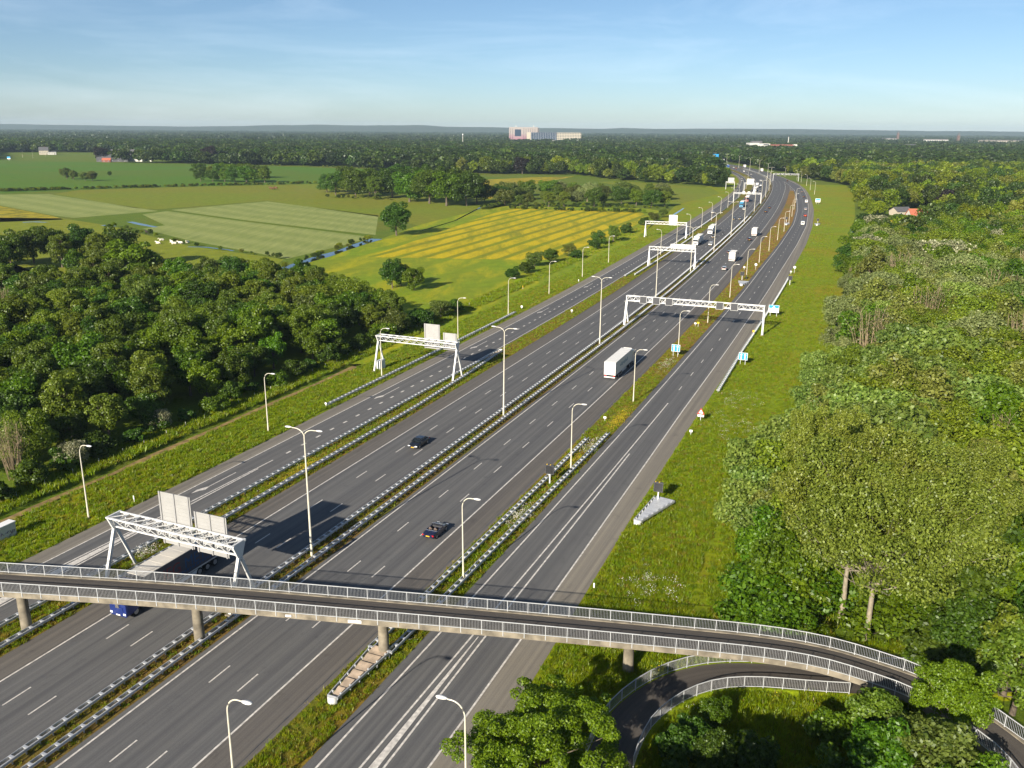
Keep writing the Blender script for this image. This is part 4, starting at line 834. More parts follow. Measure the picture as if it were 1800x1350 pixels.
def van(t, paint):
    L, W = 5.2, 1.95
    loft_body([(-L / 2, 0.93, 0.34, 2.05), (-L / 2 + 0.1, 0.96, 0.3, 2.12), (0.6, 0.97, 0.26, 2.12), (1.25, 0.96, 0.26, 2.02), (1.9, 0.95, 0.28, 1.25), (2.4, 0.88, 0.32, 1.0), (L / 2, 0.74, 0.38, 0.75)], paint, 'body', t)
    MB().add([(-0.82, 1.30, 1.98), (0.82, 1.30, 1.98), (0.9, 1.94, 1.28), (-0.9, 1.94, 1.28), (-0.82, 1.33, 2.0), (0.82, 1.33, 2.0), (0.9, 1.97, 1.3), (-0.9, 1.97, 1.3)], [(0, 1, 2, 3), (7, 6, 5, 4), (0, 4, 5, 1), (1, 5, 6, 2), (2, 6, 7, 3), (3, 7, 4, 0)]).build('windscreen', 'glass', t)
    for sd in (-1, 1): MB().box((sd * 0.965, 1.0, 1.55), (0.03, 0.75, 0.5)).build('side_window', 'glass', t)
    MB().box((0, -L / 2 - 0.005, 1.55), (1.3, 0.03, 0.5)).build('rear_window', 'glass', t); bits(t, L, W, zr=1.1)
    wheels(t, 'car', [(sd * 0.86, y) for sd in (-1, 1) for y in (-1.6, 1.55)])
def convertible(t, paint):
    L, W = 4.4, 1.78
    loft_body([(-L / 2, 0.70, 0.42, 0.78), (-L / 2 + 0.2, 0.82, 0.28, 0.93), (-1.3, 0.89, 0.22, 0.97), (-1.05, 0.89, 0.22, 0.97)], paint, 'boot', t)
    loft_body([(0.85, 0.89, 0.22, 0.93), (1.8, 0.85, 0.26, 0.82), (2.05, 0.78, 0.30, 0.68), (L / 2, 0.64, 0.36, 0.55)], paint, 'bonnet', t)
    for sd in (-1, 1):
        m = MB(); m.loft([[(sd * 0.78, y, 0.22), (sd * 0.89, y, 0.26), (sd * 0.90, y, 0.7), (sd * 0.86, y, 0.95), (sd * 0.78, y, 0.95)] for y in (-1.06, 0.0, 0.86)]); m.build('door', paint, t, 40)
        MB().loft([ring(0.24, 0.4, 0.62, y0, 0.8) for y0 in (-0.45, 0.15)]).build('seat', 'dark', t, 40).location = (sd * 0.38, 0, 0)
        s_ = MB(); s_.bar((sd * 0.38, -0.5, 0.55), (sd * 0.38, -0.72, 1.06), 0.46, 0.14); s_.bar((sd * 0.38, -0.73, 1.1), (sd * 0.38, -0.77, 1.24), 0.24, 0.1); s_.build('seat_back', plain('seat_leather', (0.16, 0.12, 0.10), 0.6), t)
        MB().bar((sd * 0.80, 0.95, 0.92), (sd * 0.62, 0.38, 1.33), 0.06).build('windscreen_pillar', 'chrome', t)
    MB().box((0, -0.1, 0.3), (1.6, 1.9, 0.12)).build('floor_pan', 'black', t); MB().box((0, 0.72, 0.8), (1.52, 0.3, 0.22)).build('dashboard', 'dark', t)
    MB().box((0, -0.98, 0.8), (1.5, 0.25, 0.3)).build('rear_shelf', 'black', t); MB().bar((-0.86, -1.12, 0.985), (0.86, -1.12, 0.985), 0.06, 0.03).build('trim', 'chrome', t)
    MB().add([(-0.78, 0.93, 0.93), (0.78, 0.93, 0.93), (0.61, 0.39, 1.31), (-0.61, 0.39, 1.31), (-0.78, 0.95, 0.94), (0.78, 0.95, 0.94), (0.61, 0.41, 1.32), (-0.61, 0.41, 1.32)], [(0, 1, 2, 3), (7, 6, 5, 4), (0, 4, 5, 1), (1, 5, 6, 2), (2, 6, 7, 3), (3, 7, 4, 0)]).build('windscreen', 'glass', t)
    MB().bar((-0.63, 0.38, 1.34), (0.63, 0.38, 1.34), 0.09, 0.07).build('windscreen_header', 'chrome', t)
    bits(t, L, W, zr=0.72); wheels(t, 'car', [(sd * 0.79, y) for sd in (-1, 1) for y in (-1.3, 1.36)])
def cab(t, paint, y0, plate='plate_white', detail=True):
    """tractor cab, its front at y0, facing +Y"""
    W = 2.5
    loft_body([(y0 - 2.25, 1.22, 0.95, 3.35), (y0 - 1.2, 1.25, 0.55, 3.45), (y0 - 0.45, 1.25, 0.45, 3.25), (y0 - 0.18, 1.22, 0.42, 2.95), (y0 - 0.02, 1.18, 0.40, 2.0), (y0, 1.12, 0.42, 0.9)], paint, 'cab', t, 35, 0.94)
    MB().add([(-1.08, y0 - 0.17, 2.85), (1.08, y0 - 0.17, 2.85), (1.14, y0 + 0.02, 1.95), (-1.14, y0 + 0.02, 1.95), (-1.08, y0 - 0.12, 2.87), (1.08, y0 - 0.12, 2.87), (1.14, y0 + 0.05, 1.96), (-1.14, y0 + 0.05, 1.96)], [(0, 1, 2, 3), (7, 6, 5, 4), (0, 4, 5, 1), (1, 5, 6, 2), (2, 6, 7, 3), (3, 7, 4, 0)]).build('windscreen', 'glass', t)
    for sd in (-1, 1):
        MB().box((sd * 1.25, y0 - 0.75, 2.35), (0.03, 0.75, 0.7)).build('side_window', 'glass', t)
        m = MB(); m.box((sd * 1.42, y0 - 0.1, 2.45), (0.2, 0.16, 0.62)); m.bar((sd * 1.2, y0 - 0.15, 2.75), (sd * 1.42, y0 - 0.1, 2.75), 0.05); m.build('mirror', paint if detail else 'dark', t)
        MB().box((sd * 0.95, y0 + 0.0, 0.75), (0.36, 0.1, 0.22)).build('headlight', 'light_lens', t)
        MB().box((sd * 1.05, y0 - 3.0, 0.75), (0.5, 1.3, 0.55)).build('side_tank', 'dark', t)
    MB().box((0, y0 + 0.015, 1.25), (1.5, 0.06, 0.5)).build('grille', 'dark' if paint != 'truck_blue' else paint, t)
    MB().box((0, y0 + 0.03, 0.56), (0.6, 0.05, 0.13)).build('number_plate', plate, t)
    MB().box((0, y0 - 3.3, 0.85), (0.9, 5.0, 0.3)).build('chassis', 'black', t)
    if detail:
        m = MB(); m.loft([[(-1.0, y0 - 2.1, 3.4), (1.0, y0 - 2.1, 3.4), (0.95, y0 - 2.1, 3.95), (-0.95, y0 - 2.1, 3.95)], [(-1.0, y0 - 0.8, 3.35), (1.0, y0 - 0.8, 3.35), (0.9, y0 - 0.9, 3.5), (-0.9, y0 - 0.9, 3.5)]]); m.build('wind_deflector', paint, t)
    wheels(t, 'truck', [(sd * 1.05, y) for sd in (-1, 1) for y in (y0 - 1.35, y0 - 4.6)])
def trailer(t, side, roof, ya, yb, axles=3, tall=4.0, rear_mat=None, zfloor=1.15):
    W = 2.55; yc = (ya + yb) / 2; L = yb - ya
    MB().box((0, yc, (zfloor + tall - 0.1) / 2), (W - 0.03, L - 0.03, tall - 0.1 - zfloor)).build('trailer_box', side, t)
    m = MB(); m.box((0, yc, tall - 0.05), (W, L, 0.08)); ro = m.build('trailer_roof', roof, t)
    for k in range(int(L / 1.6)):
        q = MB(); q.box((0, ya + 0.8 + k * 1.6, tall - 0.002), (W - 0.1, 0.06, 0.02)); q.build('roof_bow', roof, ro)
    for sd in (-1, 1):
        MB().box((sd * (W / 2 - 0.02), yc, zfloor + 0.02), (0.08, L, 0.16)).build('side_rail', 'steel', t)
        MB().box((sd * (W / 2 - 0.1), ya + L * 0.52, 0.72), (0.05, L * 0.32, 0.45)).build('side_guard', 'grey_steel', t)
    for sd in (-1, 1):
        MB().box((sd * (W / 2 - 0.06), ya + 0.0, (zfloor + tall) / 2), (0.1, 0.06, tall - zfloor - 0.1)).build('rear_frame', 'trailer_white', t); MB().box((sd * 0.95, ya - 0.02, 0.98), (0.4, 0.08, 0.16)).build('tail_light', 'red_lens', t)
        MB().box((sd * 0.4, ya - 0.02, (zfloor + tall) / 2), (0.04, 0.03, tall - zfloor - 0.4)).build('door_bar', 'steel', t)
    MB().box((0, ya - 0.02, 0.66), (2.4, 0.12, 0.26)).build('bumper', 'trailer_white', t); MB().box((0, ya - 0.09, 0.66), (0.52, 0.02, 0.13)).build('number_plate', 'plate_white', t)
    MB().box((0, yc - 0.5, 1.0), (1.0, L - 2, 0.25)).build('chassis', 'black', t)
    wheels(t, 'trailer', [(sd * 1.03, ya + 2.6 + 1.32 * k) for sd in (-1, 1) for k in range(axles)])
def put(s, o, toward, name, label, cat, group, fn, *a):
    x, y = RF(s, o); t = thing(name, label, cat, (float(x), float(y), ZR), -RH(s) + (math.pi if toward else 0), group); fn(t, *a); return t
VG = 'traffic on the motorway'
put(81.5, -9.6, True, 'car', 'black saloon car coming towards the bridge on the inbound lanes', 'car', VG, sedan, 'car_black')
put(52.8, 8.55, False, 'car', 'dark blue open convertible driving away just beyond the bridge', 'car', VG, convertible, 'car_navy')
# white articulated lorry driving away
def lorry_white(t):
    trailer(t, 'trailer_white', 'trailer_white', 0.0, 13.6); cab(t, 'car_white', 16.4)
    m = MB()
    for k in range(8): m.box((1.278, 4.0 + k * 0.8, 2.55 + 0.1 * (k % 2)), (0.012, 0.42, 0.75 if k % 3 else 0.5))
    m.build('lettering', 'letter_pale_blue', t)
put(133.2, 8.75, False, 'articulated_lorry', 'white articulated lorry with a plain white rear driving away alone', 'lorry', VG, lorry_white)
# blue lorry under the bridge, coming towards the camera
def lorry_blue(t):
    cab(t, 'truck_blue', 0.0); trailer(t, 'trailer_blue', 'trailer_roof', -16.4, -2.9)
    for body, y, mt in (('IEG', -6.9, 'letter_red'), ('METT', -11.2, 'letter_blue')):
        me = text_mesh(body, 1.9, mt, 'lettering'); l = ob('lettering', me, t, (-1.275, y, 2.6)); l.rotation_euler = (math.pi / 2, 0, -math.pi / 2)
    m = MB()
    for k in range(16): m.box((-1.272, -7.6 - k * 0.42, 1.72), (0.012, 0.22, 0.3 if k % 3 else 0.22))
    m.build('small_lettering', 'letter_blue', t)
    MB().box((0, 0.06, 1.62), (0.5, 0.04, 0.42)).build('emblem', 'chrome', t)
put(20.4, -13.35, True, 'articulated_lorry', 'blue lorry with lettered dark trailer passing under the footbridge', 'lorry', VG, lorry_blue)
def semi(t, paint, side): trailer(t, side, 'trailer_white', -16.2, -2.9, 3); cab(t, paint, 0.0, detail=False)
def rigid(t, paint, side): trailer(t, side, 'trailer_white', 0.0, 8.2, 1); cab(t, paint, 10.6, detail=False)
far = [(321, 8.9, False, 'box_lorry', 'white box lorry beyond the wide gantry with a car behind its left side', rigid, ('car_white', 'trailer_white')), (417, 8.9, False, 'box_lorry', 'second white box lorry ahead on the outbound lanes', rigid, ('car_white', 'trailer_white')),
       (1173, 9.5, False, 'box_lorry', 'distant white lorry on the outbound lanes at the bend', rigid, ('car_white', 'trailer_white')), (1301, 8.6, False, 'box_lorry', 'most distant lorry with red and white box', rigid, ('truck_red', 'trailer_white')),
       (368, -13.2, True, 'articulated_lorry', 'white lorry just behind the white-board gantry coming inbound', semi, ('car_white', 'trailer_white')), (417, -13.2, True, 'articulated_lorry', 'tall white lorry second in the inbound row', semi, ('car_white', 'trailer_white')),
       (590, -13.6, True, 'articulated_lorry', 'light blue lorry in the inbound left lane', semi, ('truck_teal', 'truck_teal')), (645, -13.8, True, 'articulated_lorry', 'red lorry behind the light blue one', semi, ('truck_red', 'trailer_white')),
       (766, -14.3, True, 'articulated_lorry', 'far white lorry in the inbound cluster', semi, ('car_white', 'trailer_white')), (822, -14.5, True, 'articulated_lorry', 'farther white lorry at the back of the inbound cluster', semi, ('car_white', 'trailer_white')),
       (1287, -17.5, True, 'articulated_lorry', 'distant blue lorry under the farthest gantry', semi, ('car_blue', 'car_blue'))]
for s, o, tw, nm, lb, fn, a in far: put(s, o, tw, nm, lb, 'lorry', VG, fn, *a)
far = [(299, 8.8, False, hatch, 'car_silver', 'silver hatchback behind the first white box lorry'), (347, 4.9, False, hatch, 'car_grey', 'grey car overtaking the first white box lorry'), (399, 8.5, False, hatch, 'car_black', 'dark car close behind the second white box lorry'),
       (562, 4.6, False, sedan, 'car_black', 'rear one of two black cars on the outbound bend'), (595, 5.2, False, sedan, 'car_black', 'front one of two black cars on the outbound bend'),
       (405, -9.8, True, sedan, 'car_grey', 'dark car beside the tall white inbound lorry'), (373, -6.8, True, hatch, 'car_white', 'white car in the fast lane beside the inbound lorry'), (503, -10.2, True, sedan, 'car_black', 'left one of two dark cars side by side inbound'),
       (506, -7.0, True, sedan, 'car_grey', 'right one of two dark cars side by side inbound'), (575, -10.4, True, hatch, 'car_white', 'white car beside the light blue lorry'), (776, -10.4, True, sedan, 'car_black', 'dark car beside the far white lorry'),
       (940, -11.5, True, hatch, 'car_white', 'far white car alone on the inbound bend'), (1084, -14.5, True, hatch, 'car_silver', 'distant silver car on the inbound bend'), (1253, -12.8, True, hatch, 'car_red', 'distant red car on the inbound lanes'),
       (1291, -9.5, True, hatch, 'car_white', 'distant white car near the farthest gantry'), (541, -27.3, True, sedan, 'car_silver', 'silver car on the left slip road'), (980, -30.5, True, sedan, 'car_grey', 'far dark car on the left slip road bend'),
       (541, 30.0, False, hatch, 'car_red', 'red car on the right slip road'), (591, 29.2, False, hatch, 'car_silver', 'silver car ahead of the red car on the right slip road'), (714, 26.8, False, sedan, 'car_black', 'dark car behind another dark car on the right bend'),
       (776, 25.3, False, sedan, 'car_grey', 'grey car leading on the right bend under the arm lamps'), (948, 15.8, False, hatch, 'car_black', 'farthest dark car where the right lanes merge')]
for s, o, tw, fn, pt, lb in far: put(s, o, tw, 'car', lb, 'car', VG, fn, pt)
for s, o, tw, pt, lb in [(488, 30.0, False, 'car_white', 'white van on the right slip road behind the red car'), (658, 29.0, False, 'car_white', 'second white van further along the right slip road'), (856, -11.5, True, 'car_white', 'far white van in the inbound cluster'), (1165, -14.8, True, 'car_white', 'distant white van on the inbound bend')]:
    put(s, o, tw, 'van', lb, 'van', VG, van, pt)
def motorbike(t):
    m = MB(); m.tube([(0, -0.6, 0.75), (0, 0.0, 0.8), (0, 0.45, 0.85), (0, 0.75, 0.9)], [0.12, 0.2, 0.2, 0.08], 8); m.build('body', 'car_black', t, 40); MB().bar((-0.35, 0.5, 1.05), (0.35, 0.5, 1.05), 0.05).build('handlebar', 'dark', t); MB().bar((0, 0.5, 1.05), (0, 0.75, 0.3), 0.07).build('fork', 'steel', t)
    wheels(t, 'bike', [(0, -0.7), (0, 0.75)])
    m = MB(); m.tube([(0, -0.35, 0.85), (0, -0.2, 1.15), (0, -0.02, 1.4), (0, 0.03, 1.52)], [0.18, 0.2, 0.2, 0.08], 8); m.tube([(0, 0.05, 1.5), (0, 0.07, 1.6), (0, 0.08, 1.72), (0, 0.08, 1.8)], [0.08, 0.14, 0.14, 0.06], 8)
    for sd in (-1, 1): m.tube([(sd * 0.2, 0, 1.38), (sd * 0.32, 0.2, 1.15), (sd * 0.3, 0.48, 1.06)], [0.07, 0.06, 0.04], 6); m.tube([(sd * 0.12, -0.3, 0.9), (sd * 0.25, 0.15, 0.8), (sd * 0.2, -0.1, 0.4)], [0.1, 0.08, 0.06], 6)
    m.build('rider', 'black', t, 50)
put(416, -6.6, True, 'motorbike', 'motorcycle with a dark rider in the inbound fast lane', 'motorbike', VG, motorbike)

# ================================================================== TREES
MAT['leaf_oak'] = leaf_mat('leaf_oak', (0.036, 0.076, 0.005), (0.105, 0.170, 0.014))
MAT['leaf_maple'] = leaf_mat('leaf_maple', (0.055, 0.110, 0.003), (0.155, 0.240, 0.008))
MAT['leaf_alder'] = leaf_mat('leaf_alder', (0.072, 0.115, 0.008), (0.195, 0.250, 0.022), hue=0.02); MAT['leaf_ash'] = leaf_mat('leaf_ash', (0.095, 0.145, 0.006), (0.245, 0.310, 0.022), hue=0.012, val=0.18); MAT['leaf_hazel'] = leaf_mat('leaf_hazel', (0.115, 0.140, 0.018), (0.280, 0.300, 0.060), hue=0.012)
MAT['leaf_lime'] = leaf_mat('leaf_lime', (0.085, 0.155, 0.003), (0.215, 0.315, 0.010), hue=0.005, val=0.05)
MAT['leaf_poplar'] = leaf_mat('leaf_poplar', (0.115, 0.155, 0.012), (0.295, 0.345, 0.050), hue=0.012, val=0.1)
MAT['leaf_willow'] = leaf_mat('leaf_willow', (0.130, 0.165, 0.045), (0.320, 0.350, 0.130), hue=0.015)
MAT['leaf_blue'] = leaf_mat('leaf_white_poplar', (0.090, 0.155, 0.018), (0.255, 0.330, 0.065), hue=0.015)
MAT['leaf_copper'] = leaf_mat('leaf_copper', (0.010, 0.006, 0.008), (0.032, 0.020, 0.022), hue=0.01, trans=0.2)
MAT['leaf_olive'] = leaf_mat('leaf_olive', (0.070, 0.100, 0.012), (0.185, 0.215, 0.036))
MAT['leaf_blossom'] = leaf_mat('leaf_blossom', (0.10, 0.13, 0.04), (0.52, 0.50, 0.33), hue=0.01)
MAT['leaf_far'] = leaf_mat('leaf_far', (0.032, 0.060, 0.006), (0.090, 0.135, 0.018), hue=0.03, val=0.35)
MAT['leaf_grass'] = leaf_mat('grass_blades', (0.175, 0.235, 0.002), (0.275, 0.330, 0.006), trans=0.45, hue=0.03, val=0.25)
MAT['leaf_grass_dry'] = leaf_mat('grass_blades_dry', (0.20, 0.18, 0.010), (0.32, 0.26, 0.03), trans=0.45, hue=0.03, val=0.25)
MAT['flower_white'] = plain('white_umbels', (0.70, 0.68, 0.58), 0.8); MAT['flower_yellow'] = plain('yellow_flowers', (0.70, 0.52, 0.02), 0.8)

def quads_mesh(name, P, T, B, mat):
    """rhombic leaves: centres P, half axes T and B"""
    N_ = np.cross(T, B); N_ /= np.linalg.norm(N_, axis=1, keepdims=True) + 1e-9; fold = N_ * (np.linalg.norm(B, axis=1, keepdims=True) * 0.35)
    V = np.stack([P - T, P + B + fold, P + T, P - B + fold], 1).reshape(-1, 3); n = len(P)
    me = bpy.data.meshes.new(name); me.vertices.add(4 * n); me.vertices.foreach_set('co', V.astype(np.float32).ravel())
    me.loops.add(4 * n); me.loops.foreach_set('vertex_index', np.arange(4 * n, dtype=np.int32)); me.polygons.add(n); me.polygons.foreach_set('loop_start', np.arange(0, 4 * n, 4, dtype=np.int32)); me.update(calc_edges=True)
    me.materials.append(MAT[mat] if isinstance(mat, str) else mat); return me
def unit(v): return v / (np.linalg.norm(v, axis=1, keepdims=True) + 1e-9)
def crown_mesh(g, name, H, R, base, nclump, nleaf, leaf, mat, shape='round', flat=0.75, cr=0.30, droop=0.0, inner=0.15, spike=0.0):
    """clumps spread over an uneven crown volume, leaves over each clump's outside"""
    hc = (H - base) / 2; zc = base + hc; C = []; n0 = nclump
    k = np.arange(n0) + 0.5; phi = np.arccos(1 - 1.75 * k / n0); th = math.pi * (1 + 5 ** 0.5) * k + g.uniform(0, 6)
    d = np.stack([np.cos(th) * np.sin(phi), np.sin(th) * np.sin(phi), np.cos(phi)], -1); d = unit(d + g.normal(0, 0.22, d.shape))
    rad = g.uniform(0.50, 0.92, n0); rad[: n0 // 6] *= 0.7
    for q in range(7):      # uneven outline: bulging limbs and hollows
        l = g.normal(0, 1, 3); l /= np.linalg.norm(l); rad *= 1 + g.uniform(-0.34, 0.30) * np.maximum(0, d @ l) ** 3
    sp = g.random(n0) < spike; rad = np.where(sp, g.uniform(0.95, 1.18, n0), rad)
    C = d * rad[:, None] * np.array([R, R, hc])
    if shape == 'cone': f = np.clip(1 - (C[:, 2] + hc) / (2 * hc) * 0.8, 0.15, 1); C[:, :2] *= f[:, None] * 1.15
    if shape == 'tall': C[:, :2] *= (0.75 + 0.25 * np.cos(C[:, 2] / hc * 1.3))[:, None]
    if shape == 'vase': f = np.interp(C[:, 2] / hc, [-1, 0, 1], [0.55, 1.0, 0.95]); C[:, :2] *= f[:, None]
    C[:, 2] += zc; cR = R * cr * g.uniform(0.65, 1.35, n0) * np.where(sp, 0.7, 1.0)
    w_ = cR ** 2; ci = g.choice(n0, nleaf, p=w_ / w_.sum())
    dd = unit(g.normal(0, 1, (nleaf, 3)) + np.array([0, 0, 0.35])); rr = np.where(g.random(nleaf) < inner, g.uniform(0.2, 0.8, nleaf), g.uniform(0.75, 1.08, nleaf))
    P = C[ci] + dd * (cR[ci] * rr)[:, None] * np.array([1, 1, flat]); P[:, 2] -= droop * np.maximum(0, np.hypot(P[:, 0], P[:, 1]) / R - 0.4) * g.random(nleaf)
    P[:, 2] = np.maximum(P[:, 2], 0.15)
    nrm = unit(dd * 0.75 + g.normal(0, 0.6, (nleaf, 3)) + np.array([0, 0, 0.25])); t = unit(np.cross(nrm, g.normal(0, 1, (nleaf, 3)))); b = np.cross(nrm, t)
    sz = leaf * g.uniform(0.6, 1.35, nleaf)
    return quads_mesh(name, P, t * sz[:, None], b * (sz * 0.62)[:, None], mat), C
def trunk_mesh(g, H, base, C, r0, mat, nl=9, lean=0.03, lim=0.35):
    m = MB(); top = H * 0.72; pts = []; x = y = 0.0
    for z in np.linspace(-0.4, top, 7): pts.append((x, y, z)); x += g.normal(0, lean * H * 0.12); y += g.normal(0, lean * H * 0.12)
    m.tube(pts, [r0 * 1.35, r0, r0 * 0.86, r0 * 0.72, r0 * 0.55, r0 * 0.36, r0 * 0.14], 8)
    ok = [i for i in range(len(C)) if C[i][2] > base + 0.22 * (H - base)] or list(range(len(C))); idx = g.choice(ok, min(nl, len(ok)), replace=False)
    for i in idx:
        c = C[i]; z0 = min(max(base * 0.75, c[2] * 0.55), top * 0.9); f = (z0 + 0.4) / (top + 0.4) * 6; k = int(min(f, 5)); a = np.array(pts[k]) + (np.array(pts[k + 1]) - np.array(pts[k])) * (f - k)
        mid = (a * 0.45 + c * 0.55) + np.array([0, 0, -0.04 * H]) + g.normal(0, 0.02 * H, 3); e = c + (c - a) * 0.12; rr = r0 * lim * g.uniform(0.6, 1.1)
        m.tube([a, mid, e], [rr, rr * 0.6, rr * 0.15], 5)
    return m.mesh('trunk', mat, 50)
PROTO = {}
def proto(kind, n, H, R, base, nclump, nleaf, leaf, mat, bark='bark', r0=0.3, **kw):
    L = []
    for k in range(n):
        g = np.random.default_rng(sum(map(ord, kind)) * 13 + k * 101); h = H * g.uniform(0.93, 1.07); r = R * g.uniform(0.9, 1.1); nl = kw.get('nl', 9); lim = kw.get('lim', 0.35)
        kk = {a: b for a, b in kw.items() if a not in ('nl', 'lim')}
        me, C = crown_mesh(g, 'crown', h, r, base, nclump, nleaf, leaf, mat, **kk); L.append((trunk_mesh(g, h, base, C, r0, bark, nl, lim=lim), me, h))
    PROTO[kind] = L
proto('oak', 3, 14, 5.6, 0.8, 46, 9500, 0.30, 'leaf_oak')
proto('maple', 3, 12, 4.8, 0.7, 44, 9000, 0.27, 'leaf_maple')
proto('alder', 3, 13, 3.5, 0.7, 60, 10000, 0.22, 'leaf_alder', shape='tall', cr=0.28, nl=14)
proto('willow', 2, 12, 5.8, 1.5, 70, 12000, 0.24, 'leaf_willow', 'twig', cr=0.22, shape='vase', droop=2.0, nl=26, lim=0.3)
proto('white_poplar', 3, 11, 5.4, 1.0, 60, 11000, 0.26, 'leaf_blue', 'bark_pale', cr=0.24, nl=16, lim=0.3, shape='vase')
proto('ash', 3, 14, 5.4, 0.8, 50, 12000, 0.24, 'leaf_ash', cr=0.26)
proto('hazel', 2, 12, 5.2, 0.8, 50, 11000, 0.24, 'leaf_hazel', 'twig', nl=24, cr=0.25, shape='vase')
proto('copper', 1, 15, 6.5, 0.8, 50, 8000, 0.34, 'leaf_copper')
proto('olive', 2, 12, 5.0, 0.7, 46, 8000, 0.28, 'leaf_olive', nl=14)
proto('shrub', 3, 4.2, 2.5, 0.1, 24, 3600, 0.19, 'leaf_oak', r0=0.08)
proto('shrub_light', 3, 3.8, 2.5, 0.1, 24, 3600, 0.19, 'leaf_maple', r0=0.08)
proto('blossom', 2, 8, 4.4, 1.2, 44, 7000, 0.22, 'leaf_blossom', r0=0.2)
proto('big_poplar', 2, 25, 12.0, 8.0, 250, 100000, 0.165, 'leaf_poplar', 'bark_pale', r0=0.33, cr=0.112, nl=110, lim=0.26, flat=0.9, inner=0.06)
proto('near_maple', 1, 11.3, 7.6, 1.0, 130, 60000, 0.125, 'leaf_lime', cr=0.13, spike=0.3, r0=0.3, nl=14)
proto('robinia', 1, 12, 6.0, 3.5, 80, 34000, 0.135, 'leaf_lime', 'bark_pale', cr=0.2, flat=0.55, r0=0.22, nl=30, lim=0.4)
def bare_proto():
    L = []
    for k in range(2):
        g = np.random.default_rng(900 + k); m = MB(); C = []
        for i in range(34):
            a = g.uniform(0, 6.28); r = g.uniform(0, 1.6); h = g.uniform(7, 12); sp = g.uniform(0.6, 2.6); p0 = np.array([r * math.cos(a), r * math.sin(a), -0.2]); p2 = p0 + np.array([sp * math.cos(a), sp * math.sin(a), h]); mid = p0 * 0.5 + p2 * 0.5 + g.normal(0, 0.25, 3)
            m.tube([p0, mid, p2], [0.11, 0.07, 0.02], 4); C.append(p2)
            for j in range(5):
                f = g.uniform(0.55, 0.95); q = p0 + (p2 - p0) * f; e = q + np.array([g.normal(0, 0.7), g.normal(0, 0.7), g.uniform(0.6, 2.0)]); m.tube([q, e], [0.03, 0.01], 3)
        me = m.mesh('trunk', 'twig'); n = 900; P = np.array(C)[g.choice(len(C), n)] * np.array([1, 1, 1]) + g.normal(0, 0.9, (n, 3)) - np.array([0, 0, 1.5]); nr = unit(g.normal(0, 1, (n, 3))); t = unit(np.cross(nr, g.normal(0, 1, (n, 3)))); b = np.cross(nr, t)
        L.append((me, quads_mesh('crown', P, t * 0.17, b * 0.1, 'leaf_olive'), 12.0))
    PROTO['bare'] = L
bare_proto()
TL = []
def tree(kind, x, y, h, label, group, name='tree', cat='tree', var=None, rot=None, sx=1.0, z=0.0, keep=False):
    """note one tree; plant() below turns the notes into objects"""
    P = PROTO[kind]; TL.append(dict(kind=kind, x=float(x), y=float(y), h=h, label=label, group=group, name=name, cat=cat, var=R_.randrange(len(P)) if var is None else var % len(P), rot=R_.uniform(0, 6.28) if rot is None else rot, sx=sx, keep=keep))
def inpoly(x, y, poly):
    c = False; n = len(poly)
    for i in range(n):
        x0, y0 = poly[i]; x1, y1 = poly[i - 1]
        if (y0 > y) != (y1 > y) and x < (x1 - x0) * (y - y0) / (y1 - y0) + x0: c = not c
    return c
def scatter(poly, sp, g, jit=0.38):
    xs = [p[0] for p in poly]; ys = [p[1] for p in poly]; out = []; row = 0; y = min(ys)
    while y < max(ys):
        x = min(xs) + (sp / 2 if row % 2 else 0)
        while x < max(xs):
            a, b = x + g.uniform(-jit, jit) * sp, y + g.uniform(-jit, jit) * sp
            if inpoly(a, b, poly): out.append((a, b))
            x += sp
        y += sp * 0.87; row += 1
    return out
g = random.Random(5)
def in_view(x, y, m=14):
    return y > 30 and abs(x) < 0.60 * y + m
# --- dense mixed wood left of the motorway
wl = [RF(s, -57) for s in (-20, 40, 100, 150, 168)] + [G(700, 566), G(640, 560), G(560, 520), G(450, 505), G(390, 500), G(330, 500), G(300, 498), G(262, 505), G(120, 520), G(-80, 530), G(-200, 560)]
wl = [(float(a), float(b)) for a, b in wl]
LN = {'oak': ('dark green broad-crowned tree', 'dark broad trees'), 'maple': ('bright green bushy tree', 'bright bushy trees'), 'alder': ('slender mid-green tree', 'slender trees'), 'olive': ('brownish olive loose-crowned tree', 'olive loose trees'),
      'willow': ('fine grey-green willow', 'grey willows'), 'white_poplar': ('bluish green young poplar', 'young poplars'), 'ash': ('fresh yellow-green tree', 'fresh yellow-green trees'), 'hazel': ('pale olive loose tree', 'pale olive trees'), 'bare': ('bare brown stem clump', 'bare stem clumps'), 'blossom': ('tree covered in creamy blossom', 'blossoming trees')}
def zoneL(s, o):
    z = 'nearest the footbridge' if s < 42 else 'behind the first left lamp' if s < 62 else 'between the first two left lamps' if s < 84 else 'behind the third left lamp' if s < 110 else 'opposite the two-board gantry' if s < 140 else 'at its far end'
    return z, ('roadside edge' if o > -64 else 'front rows' if o > -76 else 'middle' if o > -92 else 'back')
def zoneR(s, o):
    z = 'level with the huge poplars' if s < 105 else 'level with the warning triangle' if s < 140 else 'level with the blue arrow signs' if s < 185 else 'level with the wide gantry' if s < 235 else 'beyond the wide gantry' if s < 310 else 'towards the small meadow'
    return z, ('grassy edge' if o < 58 else 'front rows' if o < 72 else 'middle' if o < 92 else 'depth')
